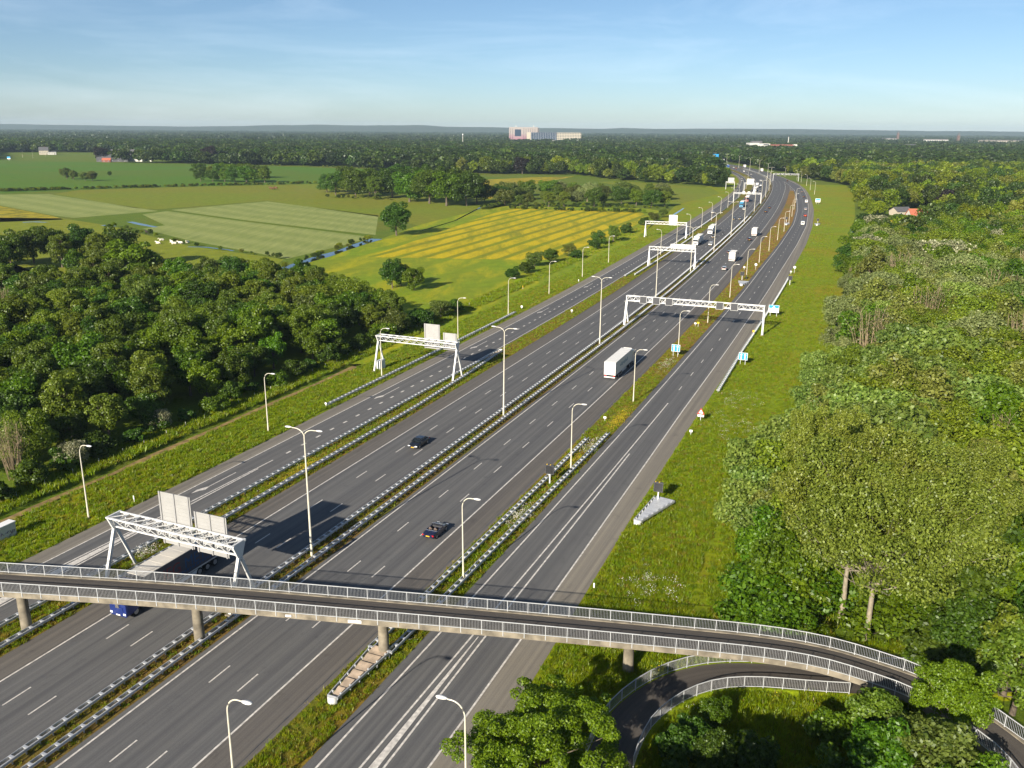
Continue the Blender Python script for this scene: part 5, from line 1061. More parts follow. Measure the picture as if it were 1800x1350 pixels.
for (x, y) in scatter(wl, 7.4, g):
    if not in_view(x, y, 10): continue
    k = g.choices(['oak', 'maple', 'alder', 'olive', 'ash', 'bare'], [2.8, 2.8, 3.8, 0.4, 0.8, 0.12])[0]; s, o = SO(x, y); edge = o > -64
    h = g.uniform(8.0, 13.0) * (0.8 if edge else 1.0) * (1.12 if k == 'alder' else 1.0)
    z_, d_ = zoneL(s, o); tree(k, x, y, h, LN[k][0] + ', %s of the left wood, %s' % (d_, z_), LN[k][1] + ' of the left wood')
for s in np.arange(30, 170, 6.5):
    x, y = RF(s, -54.5 + g.uniform(-1.2, 1.0)); k = g.choice(['shrub', 'shrub', 'shrub_light'])
    tree(k, float(x), float(y), g.uniform(2.2, 4.5), 'low ' + ('dark' if k == 'shrub' else 'light green') + ' shrub along the foot of the left wood', ('dark' if k == 'shrub' else 'light') + ' shrubs below the left wood', 'shrub', 'shrub', sx=1.1)
x, y = RF(51, -54.8); tree('blossom', float(x), float(y), 4.5, 'small shrub with white blossom behind the first left lamp', 'white blossom shrubs', 'shrub', 'shrub'); x, y = RF(70, -55.5); tree('blossom', float(x), float(y), 4.0, 'white flowering shrub at the foot of the wood, third lamp gap', 'white blossom shrubs', 'shrub', 'shrub')
# trees behind the wood, around the bright clearing
for (a, b, k, h) in [(20, 470, 'oak', 15), (60, 462, 'oak', 15), (110, 470, 'alder', 15), (150, 462, 'oak', 16), (95, 455, 'oak', 14), (178, 480, 'alder', 16), (200, 500, 'olive', 15), (0, 480, 'oak', 14), (215, 470, 'oak', 17), (-30, 470, 'oak', 14), (140, 500, 'maple', 13), (165, 510, 'alder', 13)]:
    x, y = G(a, b); tree(k, x, y, h, LN[k][0] + ' in the row behind the clearing at far left', LN[k][1] + ' behind the clearing')
x, y = G(238, 508); tree('maple', x, y, 17.5, 'large bright green tree standing above the left wood beside the pasture', 'large bright tree', sx=1.25)
for (a, b, k, h, lb) in [(300, 505, 'olive', 9, 'brown-green tree at the pasture edge with long shadows'), (345, 512, 'oak', 8, 'small tree at the pasture edge right of the brown-green one')]:
    x, y = G(a, b); tree(k, x, y, h, lb, 'pasture edge trees')
# --- trees in the fields
x, y = G(697, 414); tree('oak', x, y, 17.5, 'lone round dark green tree beside the water ditch in the fields', 'lone field tree', var=0, sx=1.12)
for (a, b, k, h, lb) in [(690, 507, 'oak', 10.5, 'left tree of the round bush group in the yellow meadow'), (728, 510, 'maple', 8.5, 'right tree of the round bush group in the yellow meadow'), (705, 503, 'oak', 9, 'middle tree of the round bush group in the yellow meadow')]:
    x, y = G(a, b); tree(k, x, y, h, lb, 'bush group in the meadow')
for (a, b, k, h) in [(590, 343, 'oak', 20), (625, 347, 'oak', 22), (660, 350, 'alder', 20), (610, 338, 'oak', 22), (650, 342, 'oak', 22), (690, 348, 'oak', 24), (720, 355, 'maple', 24), (755, 358, 'oak', 25), (785, 362, 'maple', 25), (820, 362, 'oak', 24), (700, 335, 'oak', 24), (740, 340, 'oak', 25), (780, 345, 'oak', 25), (810, 348, 'oak', 25), (838, 358, 'oak', 20), (575, 338, 'oak', 16)]:
    x, y = G(a, b); tree(k, x, y, h, LN[k][0] + ' in the big copse in the middle of the fields', LN[k][1] + ' in the field copse', sx=1.15)
for i in range(36):
    a = 880 + 290 * (i % 12) / 11 + g.uniform(-8, 8); b = 362 - (i // 12) * 9 + g.uniform(-2, 2); k = g.choice(['alder', 'alder', 'olive', 'oak', 'maple', 'willow']); x, y = G(a, b)
    tree(k, x, y, g.uniform(9, 14), LN[k][0] + ' in the long plantation beyond the buttercup field', LN[k][1] + ' in the plantation', sx=1.25)
for i, (a, b, h) in enumerate([(118, 315, 17), (130, 316, 14), (150, 318, 13), (163, 318, 14), (112, 311, 12)]):
    x, y = G(a, b); tree('olive', x, y, h * 0.75, 'olive-brown tree in the small clump alone in the green pasture', 'small pasture clump')
x, y = G(193, 310); tree('oak', x, y, 6, 'tiny single tree right of the small pasture clump', 'single pasture tree')
for i in range(14):
    a = 356 + 108 * (i % 7) / 6 + g.uniform(-6, 6); b = 319 - (i // 7) * 8 + (a - 356) * 0.02; x, y = G(a, b); tree(g.choice(['oak', 'alder', 'maple']), x, y, g.uniform(11, 17), 'tree in the dark grove at the far side of the green pasture', 'grove by the pasture', sx=1.3)
for (a, b, k, h) in [(940, 468, 'olive', 6.5), (925, 480, 'shrub', 4.5), (968, 462, 'oak', 6), (1000, 450, 'olive', 6), (1012, 455, 'shrub', 4), (1045, 438, 'shrub', 5), (1052, 430, 'oak', 7), (1078, 425, 'alder', 9), (1100, 410, 'shrub', 5), (1132, 396, 'shrub', 5), (1150, 390, 'olive', 6), (1165, 382, 'olive', 6), (900, 490, 'shrub', 4), (775, 560, 'olive', 6), (745, 575, 'shrub', 5), (800, 550, 'shrub', 4.5), (690, 590, 'olive', 7), (655, 590, 'alder', 9)]:
    x, y = G(a, b); tree(k, x, y, h, ('low shrub' if k == 'shrub' else LN[k][0]) + ' beside the long ditch left of the motorway', ('low shrubs' if k == 'shrub' else LN[k][1]) + ' beside the long ditch', 'shrub' if k == 'shrub' else 'tree', 'shrub' if k == 'shrub' else 'tree', sx=1.15)
# --- copper beeches and blossom far away
for a, b, h, lb in [(368, 288, 28, 'dark purple copper beech at the far pasture edge'), (180, 284, 24, 'dark purple tree behind the farm roofs'), (918, 306, 22, 'dark purple tree in front of the far wood'), (985, 302, 20, 'second dark purple tree in the far wood, right of the first'), (1662, 372, 17, 'dark purple tree behind the red-roofed house')]:
    x, y = G(a, b); tree('copper', x, y, h, lb, 'copper beeches', sx=1.0)
# --- wood right of the motorway
wr = [RF(40, 66), RF(62, 62)] + [RF(s, o) for s, o in ((70, 50), (110, 48), (160, 50), (215, 53), (300, 55), (380, 58), (430, 62))] + [G(1560, 445), G(1650, 430), G(1760, 425), G(2000, 420), G(2100, 600), G(2100, 900), G(2000, 1050)]
wr = [(float(a), float(b)) for a, b in wr]
for (x, y) in scatter(wr, 7.6, g):
    if not in_view(x, y, 8): continue
    s, o = SO(x, y)
    if s < 78 and o < 80: continue
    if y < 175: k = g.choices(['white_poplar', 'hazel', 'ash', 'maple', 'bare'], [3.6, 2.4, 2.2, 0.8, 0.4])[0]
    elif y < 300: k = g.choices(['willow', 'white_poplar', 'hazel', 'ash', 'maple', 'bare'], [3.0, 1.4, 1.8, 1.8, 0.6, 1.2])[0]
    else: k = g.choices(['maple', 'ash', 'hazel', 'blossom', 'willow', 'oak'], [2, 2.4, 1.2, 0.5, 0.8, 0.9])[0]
    edge = o < 58
    z_, d_ = zoneR(s, o); tree(k, x, y, g.uniform(10.5, 16.0) * (0.68 if edge else 1.0), LN[k][0] + ', %s of the right wood, %s' % (d_, z_), LN[k][1] + ' of the right wood')
for (a, b, k, h, lb) in [(1622, 600, 'bare', 15, 'tall bare yellow-brown stems in the middle of the right wood'), (1648, 590, 'bare', 14, 'tall bare stems right of the middle clump in the right wood'), (1675, 605, 'bare', 12, 'leaning bare stems at the right of the bare group'), (1610, 590, 'bare', 13, 'bare upright stems at the left of the bare group')]:
    x, y = G(a, b); tree(k, x, y, h, lb, 'bare stems in the right wood')
for (a, b, k, h, lb) in [(1505, 470, 'maple', 13, 'bright green round tree at the bank beside the small meadow'), (1490, 480, 'oak', 12, 'dark round tree at the bank beside the small meadow'), (1545, 480, 'maple', 12, 'bright green tree below the small yellow meadow'), (1600, 455, 'blossom', 11, 'wide creamy blossoming tree below the small yellow meadow'), (1640, 450, 'blossom', 10, 'second creamy blossoming tree right of the wide one'), (1690, 410, 'maple', 14, 'big bright round tree right of the small meadow'), (1660, 402, 'maple', 8, 'small bright bush at the right end of the meadow')]:
    x, y = G(a, b); tree(k, x, y, h, lb, 'trees around the small meadow', sx=1.1)
for (a, b, h) in [(1590, 391, 4.5), (1600, 392, 5), (1610, 392.5, 4.5), (1620, 393, 4), (1580, 390, 5), (1632, 392, 5)]:
    x, y = G(a, b); tree('shrub_light', x, y, h, 'green hedge bush in front of the red-roofed house', 'hedge bushes by the house', 'shrub', 'shrub', sx=1.3)
# big poplars and their undergrowth by the footbridge
tree('big_poplar', 37.5, 80.2, 23.5, 'huge olive-green poplar with a pale trunk right behind the footbridge', 'huge poplars', var=0, rot=0.6, sx=0.95)
tree('big_poplar', 36.6, 85.0, 22.5, 'huge poplar with a shorter visible trunk left behind the first', 'huge poplars', var=1, rot=2.2, sx=0.95)
tree('big_poplar', 48.5, 91.0, 20.0, 'huge poplar behind and right of the two with visible trunks', 'huge poplars', var=0, rot=4.0, sx=0.9)
tree('big_poplar', 41.0, 103.0, 19.0, 'huge poplar farthest from the bridge', 'huge poplars', var=1, rot=5.2, sx=0.85)
for (x, y, k, h) in [(30.5, 88, 'maple', 9.5), (33, 93, 'maple', 10), (29.5, 93, 'maple', 8), (31.5, 97, 'white_poplar', 9), (30.5, 103, 'white_poplar', 9.5), (33.5, 108, 'white_poplar', 10), (44, 78, 'maple', 6), (41.5, 83.5, 'maple', 6), (40.5, 75.2, 'shrub_light', 2.2), (33, 86, 'shrub_light', 4), (45, 74.5, 'oak', 9), (47, 79, 'oak', 11), (50, 84, 'oak', 12), (47, 71, 'alder', 11), (46.5, 68.5, 'alder', 11), (50.5, 66, 'alder', 11), (51, 62.5, 'alder', 11), (51, 71, 'oak', 12), (52, 78, 'maple', 12), (54, 86, 'oak', 13), (36, 103, 'olive', 11), (53, 93, 'ash', 13), (57, 100, 'oak', 13), (41.5, 91.5, 'ash', 15), (44.5, 86.0, 'ash', 14), (46.0, 100, 'ash', 15), (51, 101, 'hazel', 14), (37.5, 95.5, 'ash', 13), (34.0, 99, 'hazel', 11), (38, 110, 'ash', 13), (45, 111, 'hazel', 13), (35.5, 116, 'white_poplar', 11)]:
    nm = {'shrub_light': 'light green shrub'}.get(k, LN.get(k, ('',))[0]); wh = ('on the verge side of' if x < 34.5 else 'beyond' if y > 90 else 'at the foot of' if x < 44 else 'away from the road beside') + ' the huge poplars'; tree(k, x, y, h, nm + ' ' + wh, k.replace('_', ' ') + ' growth around the huge poplars', 'shrub' if 'shrub' in k else 'tree', 'shrub' if 'shrub' in k else 'tree')
for i in range(26):
    x = g.uniform(26.0, 36.0); y = g.uniform(80.5, 100.0)
    if x < 24.6 + (y - 80) * 0.42 or (x > 33.5 and y < 87): continue
    tree('shrub_light', x, y, g.uniform(2.6, 5.2), 'light green bush in the thicket left below the huge poplars', 'thicket bushes', 'shrub', 'shrub', sx=1.2)
for i in range(20):
    x, y = g.uniform(38, 50), g.uniform(74.5, 86)
    if x < 41.5 and y < 81.5: continue
    tree('shrub_light' if i % 3 else 'shrub', x, y, g.uniform(2.6, 5.0), 'bush in the thicket behind the bridge railing right of the pale trunk', 'thicket bushes right', 'shrub', 'shrub', sx=1.2)
# leafy trees in the foreground
tree('near_maple', 2.6, 57.4, 8.5, 'leafy bright green tree at the bottom edge beside the right lanes', 'foreground tree', rot=1.0, sx=1.18)
tree('robinia', 37.6, 63.0, 9.8, 'light green tree leaning over the footbridge at lower right', 'tree over the footbridge', rot=2.0, sx=0.72)
for (x, y, k, h, lb) in [(18.6, 66.6, 'maple', 3.2, 'low rounded tree inside the curve of the lower path'), (31.0, 62.5, 'alder', 7.5, 'narrow tree left of the one leaning over the bridge'), (29.5, 58.5, 'maple', 7.5, 'bright tree at the lower edge inside the path curve'), (34.0, 58.0, 'olive', 8.0, 'olive tree at the lower right below the bridge'), (33.8, 63.5, 'shrub_light', 3.6, 'shrub at the foot of the white bridge pillar'), (26.0, 57.0, 'shrub', 4.0, 'dark shrub at the bottom edge inside the path curve'), (16.2, 64.0, 'shrub', 3.0, 'dark shrub close inside the inner path railing'), (14.3, 61.5, 'shrub', 3.4, 'dark shrub at the lower inside of the path railing'), (17.0, 60.0, 'oak', 4.6, 'dark bushy tree in the shade inside the path curve'), (20.0, 59.5, 'shrub', 4.2, 'shaded dark shrub near the bottom inside the path curve'), (28.0, 64.5, 'shrub_light', 2.8, 'light bush below the inner path railing'), (35.0, 54.0, 'maple', 6.5, 'tree at the bottom edge left of the descending ramp')]:
    tree(k, x, y, h, lb, 'trees beside the curved path', 'shrub' if 'shrub' in k else 'tree', 'shrub' if 'shrub' in k else 'tree')
for i, (x, y, h) in enumerate([(10.5, 49.0, 8.8), (14.5, 47.5, 9.5), (18.5, 47.0, 9.0), (23.0, 46.5, 8.5), (7.0, 49.5, 8.0), (12.5, 44.0, 12.0), (17.5, 42.0, 13.0)]): tree('oak', x, y, h, 'tall tree just below the picture whose shadow falls on the path', 'trees below the picture')

# ================================================================== FAR WOODS (instanced)
lib = bpy.data.collections.new('far_tree_library')
def far_proto(name, g, H, R, nclump, nleaf, leaf, mat, **kw):
    me, C = crown_mesh(g, name, H, R, H * 0.12, nclump, nleaf, leaf, mat, **kw); o = bpy.data.objects.new(name, me); lib.objects.link(o)
g2 = np.random.default_rng(77)
MAT['leaf_dist'] = leaf_mat('leaf_distant', (0.020, 0.040, 0.008), (0.058, 0.088, 0.022), hue=0.02, val=0.3); MAT['leaf_far_b'] = leaf_mat('leaf_far_bright', (0.105, 0.155, 0.004), (0.250, 0.300, 0.012), hue=0.025, val=0.3); MAT['leaf_far_c'] = leaf_mat('leaf_far_olive', (0.105, 0.125, 0.012), (0.230, 0.245, 0.034), hue=0.02, val=0.3)
for i, (mt, R) in enumerate([('leaf_far', 6.2), ('leaf_far', 5.4), ('leaf_far_b', 5.6), ('leaf_far_b', 6.0), ('leaf_far_c', 5.0), ('leaf_far', 4.4)]): far_proto('a_far_tree_%d' % i, g2, 14, R, 40, 2600, 0.50, mt, inner=0.25)
for i, (mt, R) in enumerate([('leaf_far', 7.8), ('leaf_dist', 7.2), ('leaf_far', 7.4), ('leaf_dist', 6.6)]): far_proto('b_far_tree_%d' % i, g2, 16, R, 22, 560, 1.25, mt, inner=0.3, cr=0.36)
for i, (mt, R) in enumerate([('leaf_dist', 22), ('leaf_dist', 24), ('leaf_dist', 20)]): far_proto('c_far_clump_%d' % i, g2, 15, R, 60, 520, 2.6, mt, inner=0.2, cr=0.2)
def wood(name, pts, idx, scl, label, turn=None):
    me = bpy.data.meshes.new(name); n = len(pts); me.vertices.add(n); me.vertices.foreach_set('co', np.c_[pts, np.zeros(n)].astype(np.float32).ravel() if pts.shape[1] == 2 else pts.astype(np.float32).ravel())
    for nm, tp, dat in (('pick', 'INT', idx.astype(np.int32)), ('turn', 'FLOAT', (g2.uniform(0, 6.28, n) if turn is None else turn).astype(np.float32))): me.attributes.new(nm, tp, 'POINT').data.foreach_set('value', dat)
    me.attributes.new('size', 'FLOAT_VECTOR', 'POINT').data.foreach_set('vector', scl.astype(np.float32).ravel())
    o = ob(name, me); o['kind'] = 'stuff'; o['label'] = label; o['category'] = 'grass' if 'grass' in name else 'forest'
    return o
def instancer(o, coll):
    ng = bpy.data.node_groups.new('scatter', 'GeometryNodeTree'); ng.interface.new_socket('Geometry', in_out='INPUT', socket_type='NodeSocketGeometry'); ng.interface.new_socket('Geometry', in_out='OUTPUT', socket_type='NodeSocketGeometry')
    N = ng.nodes; gi = N.new('NodeGroupInput'); go = N.new('NodeGroupOutput'); ip = N.new('GeometryNodeInstanceOnPoints'); ci = N.new('GeometryNodeCollectionInfo'); ci.inputs['Collection'].default_value = coll; ci.inputs['Separate Children'].default_value = True; ci.inputs['Reset Children'].default_value = True
    def attr(nm, tp): a = N.new('GeometryNodeInputNamedAttribute'); a.data_type = tp; a.inputs['Name'].default_value = nm; return [s for s in a.outputs if s.enabled][0]
    cx = N.new('ShaderNodeCombineXYZ'); L = ng.links
    L.new(attr('turn', 'FLOAT'), cx.inputs['Z']); L.new(gi.outputs[0], ip.inputs['Points']); L.new(ci.outputs[0], ip.inputs['Instance']); ip.inputs['Pick Instance'].default_value = True
    L.new(attr('pick', 'INT'), ip.inputs['Instance Index']); L.new(cx.outputs[0], ip.inputs['Rotation']); L.new(attr('size', 'FLOAT_VECTOR'), ip.inputs['Scale']); L.new(ip.outputs[0], go.inputs[0])
    md = o.modifiers.new('scatter', 'NODES'); md.node_group = ng
# clear areas that stay open: fields, motorway, meadow, wood already planted tree by tree
OPEN = [[G(*p) for p in poly] for poly in ([(-500, 281), (0, 281), (200, 286), (420, 290), (640, 295), (640, 303), (700, 300), (850, 306), (1010, 308), (1090, 318), (1262, 330), (1215, 350), (1180, 372), (900, 560), (-800, 620)],
                                          [(1496, 400), (1512, 384), (1645, 390), (1640, 410), (1560, 440)], [(1482, 330), (1498, 330), (1512, 400), (1440, 480), (1420, 420)], [(1560, 372), (1640, 366), (1650, 395), (1540, 395)], [(-20, 268), (160, 268), (290, 276), (290, 285), (-20, 285)])]
OPEN.append([(float(a), float(b)) for a, b in wr]); OPEN.append([(float(a), float(b)) for a, b in wl])
OA = [np.array(p) for p in OPEN]
def inpoly_np(P, poly):
    x, y = P[:, 0], P[:, 1]; c = np.zeros(len(P), bool); n = len(poly)
    for i in range(n):
        x0, y0 = poly[i]; x1, y1 = poly[i - 1]
        if y0 == y1: continue
        c ^= ((y0 > y) != (y1 > y)) & (x < (x1 - x0) * (y - y0) / (y1 - y0) + x0)
    return c
def road_mask(P):
    s = np.linspace(-60, 2000, 420); X, Y = RF(s, 0); best = np.full(len(P), 1e9); off = np.zeros(len(P))
    h = np.interp(s, _S, _H); ss = np.zeros(len(P))
    for i in range(len(s)):
        dx, dy = P[:, 0] - X[i], P[:, 1] - Y[i]; d = dx * dx + dy * dy; m = d < best; best[m] = d[m]; off[m] = (dx * math.cos(h[i]) - dy * math.sin(h[i]))[m]; ss[m] = s[i]
    hi = np.interp(ss, [0, 360, 500, 860, 1000, 1200, 2000], [50, 56, 62, 72, 36, 26, 24]); lo = np.interp(ss, [0, 500, 640, 700, 800, 900, 2000], [-60, -70, -110, -100, -50, -46, -60])
    return (off > lo) & (off < hi) & (ss < 1990)
def forest_points(y0, y1, sp, r):
    n = int((y1 - y0) * (1.3 * (y0 + y1) / 2 + 120) / (sp * sp)); Y = np.sqrt(r.uniform(y0 ** 2, y1 ** 2, n)); X = r.uniform(-0.66, 0.66, n) * Y + r.uniform(-20, 20, n)
    c = np.round(np.stack([X, Y], -1) / sp) * sp; c = np.unique(c, axis=0); c += r.uniform(-0.42, 0.42, c.shape) * sp; keep = ~road_mask(c)
    for p in OA: keep &= ~inpoly_np(c, p)
    return c[keep]

def project(x, y, z):
    h = CAM_H - z; D = y * math.cos(PITCH) + h * math.sin(PITCH)
    if D < 5: return 9e9, 9e9, D
    return 900 + FPX * x / D, 675 + FPX * (h * math.cos(PITCH) - y * math.sin(PITCH)) / D, D
def plant(limit=285):
    from collections import Counter
    cnt = Counter(t['label'] for t in TL); ind = []; rest = []
    for t in TL:
        u, v, D = project(t['x'], t['y'], t['h'] * 0.7); r = t['h'] * 0.4 * FPX / D; t['size'] = t['h'] / D
        vis = -r < u < 1800 + r and v < 1350 + r and D > 0; uniq = cnt[t['label']] <= 2 or t['keep']
        t['pri'] = (2 if uniq else 1) * vis
    TL.sort(key=lambda t: (-t['pri'], -t['size'])); 
    for t in TL: (ind if t['pri'] > 0 and len(ind) < limit else rest).append(t)
    same = {}
    for t in ind: same.setdefault(t['label'], []).append(t)
    for lb, L in same.items():          # look-alikes side by side: say which one, by their order from left to right
        if len(L) < 2: continue
        L.sort(key=lambda t: project(t['x'], t['y'], t['h'] * 0.7)[0]); n = len(L); num = ['', 'second', 'third', 'fourth', 'fifth', 'sixth', 'seventh', 'eighth', 'ninth', 'tenth']
        for i, t in enumerate(L):
            w_ = ('left one' if i == 0 else 'right one') if n == 2 else 'leftmost' if i == 0 else 'rightmost' if i == n - 1 else num[i] + ' from left' if i < 10 else ''
            q = lb + ', ' + w_ if w_ else lb
            if len(q.split()) <= 16: t['label'] = q
    for t in ind:
        tm, cm, hp = PROTO[t['kind']][t['var']]; k = t['h'] / hp; o = thing(t['name'], t['label'], t['cat'], (t['x'], t['y'], 0), t['rot'], t['group']); o.scale = (k * t['sx'], k * t['sx'], k); ob('trunk', tm, o); ob('crown', cm, o)
    kinds = sorted(PROTO); tl = bpy.data.collections.new('tree_library'); index = {}; n = 0
    for k in kinds:
        for v, (tm, cm, hp) in enumerate(PROTO[k]):
            for q, me in enumerate((tm, cm)):
                o = bpy.data.objects.new('t%03d' % n, me); tl.objects.link(o); index[(k, v, q)] = n; n += 1
    pts = []; idx = []; sc_ = []; tu = []
    for t in rest:
        k = t['h'] / PROTO[t['kind']][t['var']][2]
        for q in (0, 1): pts.append((t['x'], t['y'])); idx.append(index[(t['kind'], t['var'], q)]); sc_.append((k * t['sx'], k * t['sx'], k)); tu.append(t['rot'])
    o = wood('forest', np.array(pts), np.array(idx), np.array(sc_), 'further trees standing inside the woods on both sides', np.array(tu)); instancer(o, tl)
    print('trees as objects', len(ind), 'massed', len(rest))
plant()

# ================================================================== BUILDINGS
MAT['tower_brick'] = plain('tower_brick', (0.13, 0.085, 0.07), 0.8)
def house(name, label, loc, rz, L, W_, hw, hr, wall, roof, nwin=3, chim=True, group=None, cat='house'):
    t = thing(name, label, cat, (loc[0], loc[1], 0), rz, group)
    m = MB(); m.box((0, 0, hw / 2), (L, W_, hw)); m.add([(-L / 2, -W_ / 2, hw), (-L / 2, W_ / 2, hw), (-L / 2, 0, hw + hr * 0.96), (L / 2, -W_ / 2, hw), (L / 2, W_ / 2, hw), (L / 2, 0, hw + hr * 0.96)], [(0, 1, 2), (5, 4, 3), (0, 3, 4, 1)]); m.build('wall', wall, t)
    m = MB()
    for sd in (-1, 1):
        a = Vector((0, sd * (W_ / 2 + 0.4), hw - 0.4 * hr / (W_ / 2))); b = Vector((0, 0, hw + hr)); d = (b - a).normalized(); n = Vector((0, -d.z * sd * -1, d.y * sd * -1)); c = (a + b) / 2; Lr = (b - a).length
        M = Matrix(((1, 0, 0), (0, d.y, -d.z), (0, d.z, d.y))); m.box(c + Vector((0, 0, 0.12)), (L + 0.8, Lr, 0.22), M)
    r = m.build('roof', roof, t)
    if chim: MB().box((L * 0.1, 0, hw + hr + 0.3), (0.7, 0.7, 1.6)).build('chimney', 'brick_red', r)
    for k in range(nwin):
        x = -L / 2 + L * (k + 0.5) / nwin
        f = MB().box((x, -W_ / 2 - 0.03, hw * 0.55), (1.3, 0.08, 1.3)).build('window', 'white_sign', t); MB().box((x, -W_ / 2 - 0.08, hw * 0.55), (1.05, 0.04, 1.05)).build('pane', 'window', f)
    d = MB().box((L * 0.32, -W_ / 2 - 0.05, 1.05), (1.0, 0.1, 2.1)).build('door', 'dark', t); return t
house('farmhouse', 'small house with orange-red roof behind the meadow at right', G(1612, 386), 0.05, 11.5, 7.5, 2.8, 3.6, 'wall_white', 'roof_red')
house('barn', 'low pale shed half hidden left of the red-roofed house', G(1582, 378), 0.3, 11, 8, 2.6, 2.4, 'wall_cream', 'roof_grey', 2, False, cat='barn')
house('barn', 'big grey-roofed barn at the far edge of the green pasture', G(200, 284), 0.25, 44, 26, 3.0, 8, 'roof_grey', 'roof_grey', 5, False, cat='barn')
house('barn', 'second grey-roofed barn right of the big one', G(240, 283.5), -0.15, 30, 18, 4, 7, 'wall_white', 'roof_grey', 4, False, cat='barn')
house('barn', 'rear grey roof rising behind the two barns', G(218, 280.5), 0.25, 36, 20, 7, 9, 'wall_cream', 'roof_grey', 3, False, cat='barn')
house('farm_shed', 'small brick shed in front of the big barn', G(188, 285), 0.2, 12, 8, 3, 3, 'brick_red', 'roof_red', 2, False, cat='barn')
m = MB(); a = G(266, 284); m.tube([(0, 0, 0), (0, 0, 10), (0, 0, 10.8)], [2.0, 2.0, 0.6], 12); o = m.build('silo', 'wall_white', None, 40, (a[0], a[1], 0)); tag(o, 'slim white silo beside the second barn', 'silo')
house('villa', 'pale villa with pitched roof among the trees at far left', G(78, 272), 0.4, 16, 12, 8, 6, 'wall_cream', 'roof_grey', 4); house('villa', 'low white annex right of the pale villa', G(92, 272), 0.4, 14, 8, 5, 1.5, 'wall_white', 'roof_grey', 3, False)
def block(t, x0, x1, y0, y1, z0, z1, wall, rows, cols, name='wall', win='window', wz=0.5, wx=0.6):
    wl_ = MB().box(((x0 + x1) / 2, (y0 + y1) / 2, (z0 + z1) / 2), (x1 - x0, y1 - y0, z1 - z0)).build(name, wall, t)
    dz = (z1 - z0) / max(rows, 1); dx = (x1 - x0) / max(cols, 1); 
    if rows * cols == 0: return wl_
    me = MB().box((0, 0, 0), (dx * wx, 0.3, dz * wz)).mesh('window', win)
    for i in range(rows):
        for j in range(cols): ob('window', me, wl_, (x0 + dx * (j + 0.5), y0 - 0.12, z0 + dz * (i + 0.5)))
    return wl_
def at_dist(pxx, Y): return ((pxx - 900) / FPX * (Y * math.cos(PITCH) + CAM_H * math.sin(PITCH)) , Y)
HY = 3300.0; sc = (HY * math.cos(PITCH) + 15) / FPX       # metres per photo pixel there
pinkish = plain('pink_white_facade', (0.42,0.34,0.34), 0.7, var=0.25, nscale=0.05)
m_p, nt_p, b_p = new_mat('pink_graded_panels'); MAT['hospital'] = m_p
tcp = nt_p.nodes.new('ShaderNodeTexCoord'); sep = nt_p.nodes.new('ShaderNodeSeparateXYZ'); nz = nt_p.nodes.new('ShaderNodeTexNoise'); nz.inputs['Scale'].default_value = 0.15; ad = nt_p.nodes.new('ShaderNodeMath'); ad.operation = 'MULTIPLY_ADD'; rp = nt_p.nodes.new('ShaderNodeValToRGB')
rp.color_ramp.elements[0].color = (0.26, 0.09, 0.15, 1); rp.color_ramp.elements[1].color = (0.31, 0.275, 0.255, 1); rp.color_ramp.elements[0].position = 0.25; rp.color_ramp.elements[1].position = 0.75
nt_p.links.new(tcp.outputs['Generated'], sep.inputs[0]); nt_p.links.new(tcp.outputs['Object'], nz.inputs['Vector']); nt_p.links.new(nz.outputs['Fac'], ad.inputs[0]); ad.inputs[1].default_value = 0.5; nt_p.links.new(sep.outputs['Z'], ad.inputs[2])
sb = nt_p.nodes.new('ShaderNodeMath'); sb.operation = 'SUBTRACT'; sb.inputs[1].default_value = 0.2; nt_p.links.new(ad.outputs[0], sb.inputs[0]); nt_p.links.new(sb.outputs[0], rp.inputs['Fac']); nt_p.links.new(rp.outputs['Color'], b_p.inputs['Base Color'])
MAT['glass_blue'] = plain('blue_glass_facade', (0.022, 0.042, 0.075), 0.35, spec=0.3)
hx = at_dist(892, HY)[0]
def zpx(y): return CAM_H + (227 - y) * sc * 1.0
t = thing('hospital_tower', 'far pink and white tower block with a dark square on its front', 'building', (hx, HY, 0), 0.0)
w1 = block(t, 0, 50 * sc, 0, 18, 0, zpx(223.5), 'hospital', 14, 0); block(t, 50 * sc, 53 * sc, 2, 20, 0, zpx(224.5), 'roof_grey', 1, 0, 'stair_core')
MB().box((15.5 * sc, -0.3, zpx(233)), (11 * sc, 0.4, 11.5 * sc)).build('dark_panel', 'glass_blue', t)
me = MB().box((0, 0, 0), (3.4, 0.3, 1.5)).mesh('window', 'window')
for i in range(9):
    for j in range(12):
        X_ = (1.5 + j * 3.9) * sc
        if 9 * sc < X_ < 22 * sc: continue
        ob('window', me, w1, (X_ + 2, -0.12, zpx(243) + i * 2.05 * sc))
for k in (12, 43): MB().box((k * sc, 6, zpx(222)), (3, 3, 5)).build('roof_plant', 'wall_white', t)
t = thing('glass_office', 'far dark blue glass block in front of the pink tower', 'building', (at_dist(923, HY - 90)[0], HY - 90, 0), 0.0)
block(t, 0, 7 * sc, 0, 20, 0, zpx(232), 'wall_cream', 0, 0, 'stair_tower'); wg = block(t, 7 * sc, 51 * sc, 1, 22, 0, zpx(232), 'glass_blue', 0, 0, 'glass_wall')
for k in range(15): MB().box((7 * sc + (k + 0.5) * 44 * sc / 15, 0.8, zpx(232) / 2), (0.5, 0.5, zpx(232))).build('mullion', 'grey_steel', wg)
t = thing('low_white_hall', 'small white building below the far blue glass block', 'building', (at_dist(953, HY - 220)[0], HY - 220, 0), 0.0); block(t, 0, 18 * sc, 0, 15, 0, zpx(244.5), 'wall_white', 1, 6, 'wall', 'window', 0.3, 0.5)
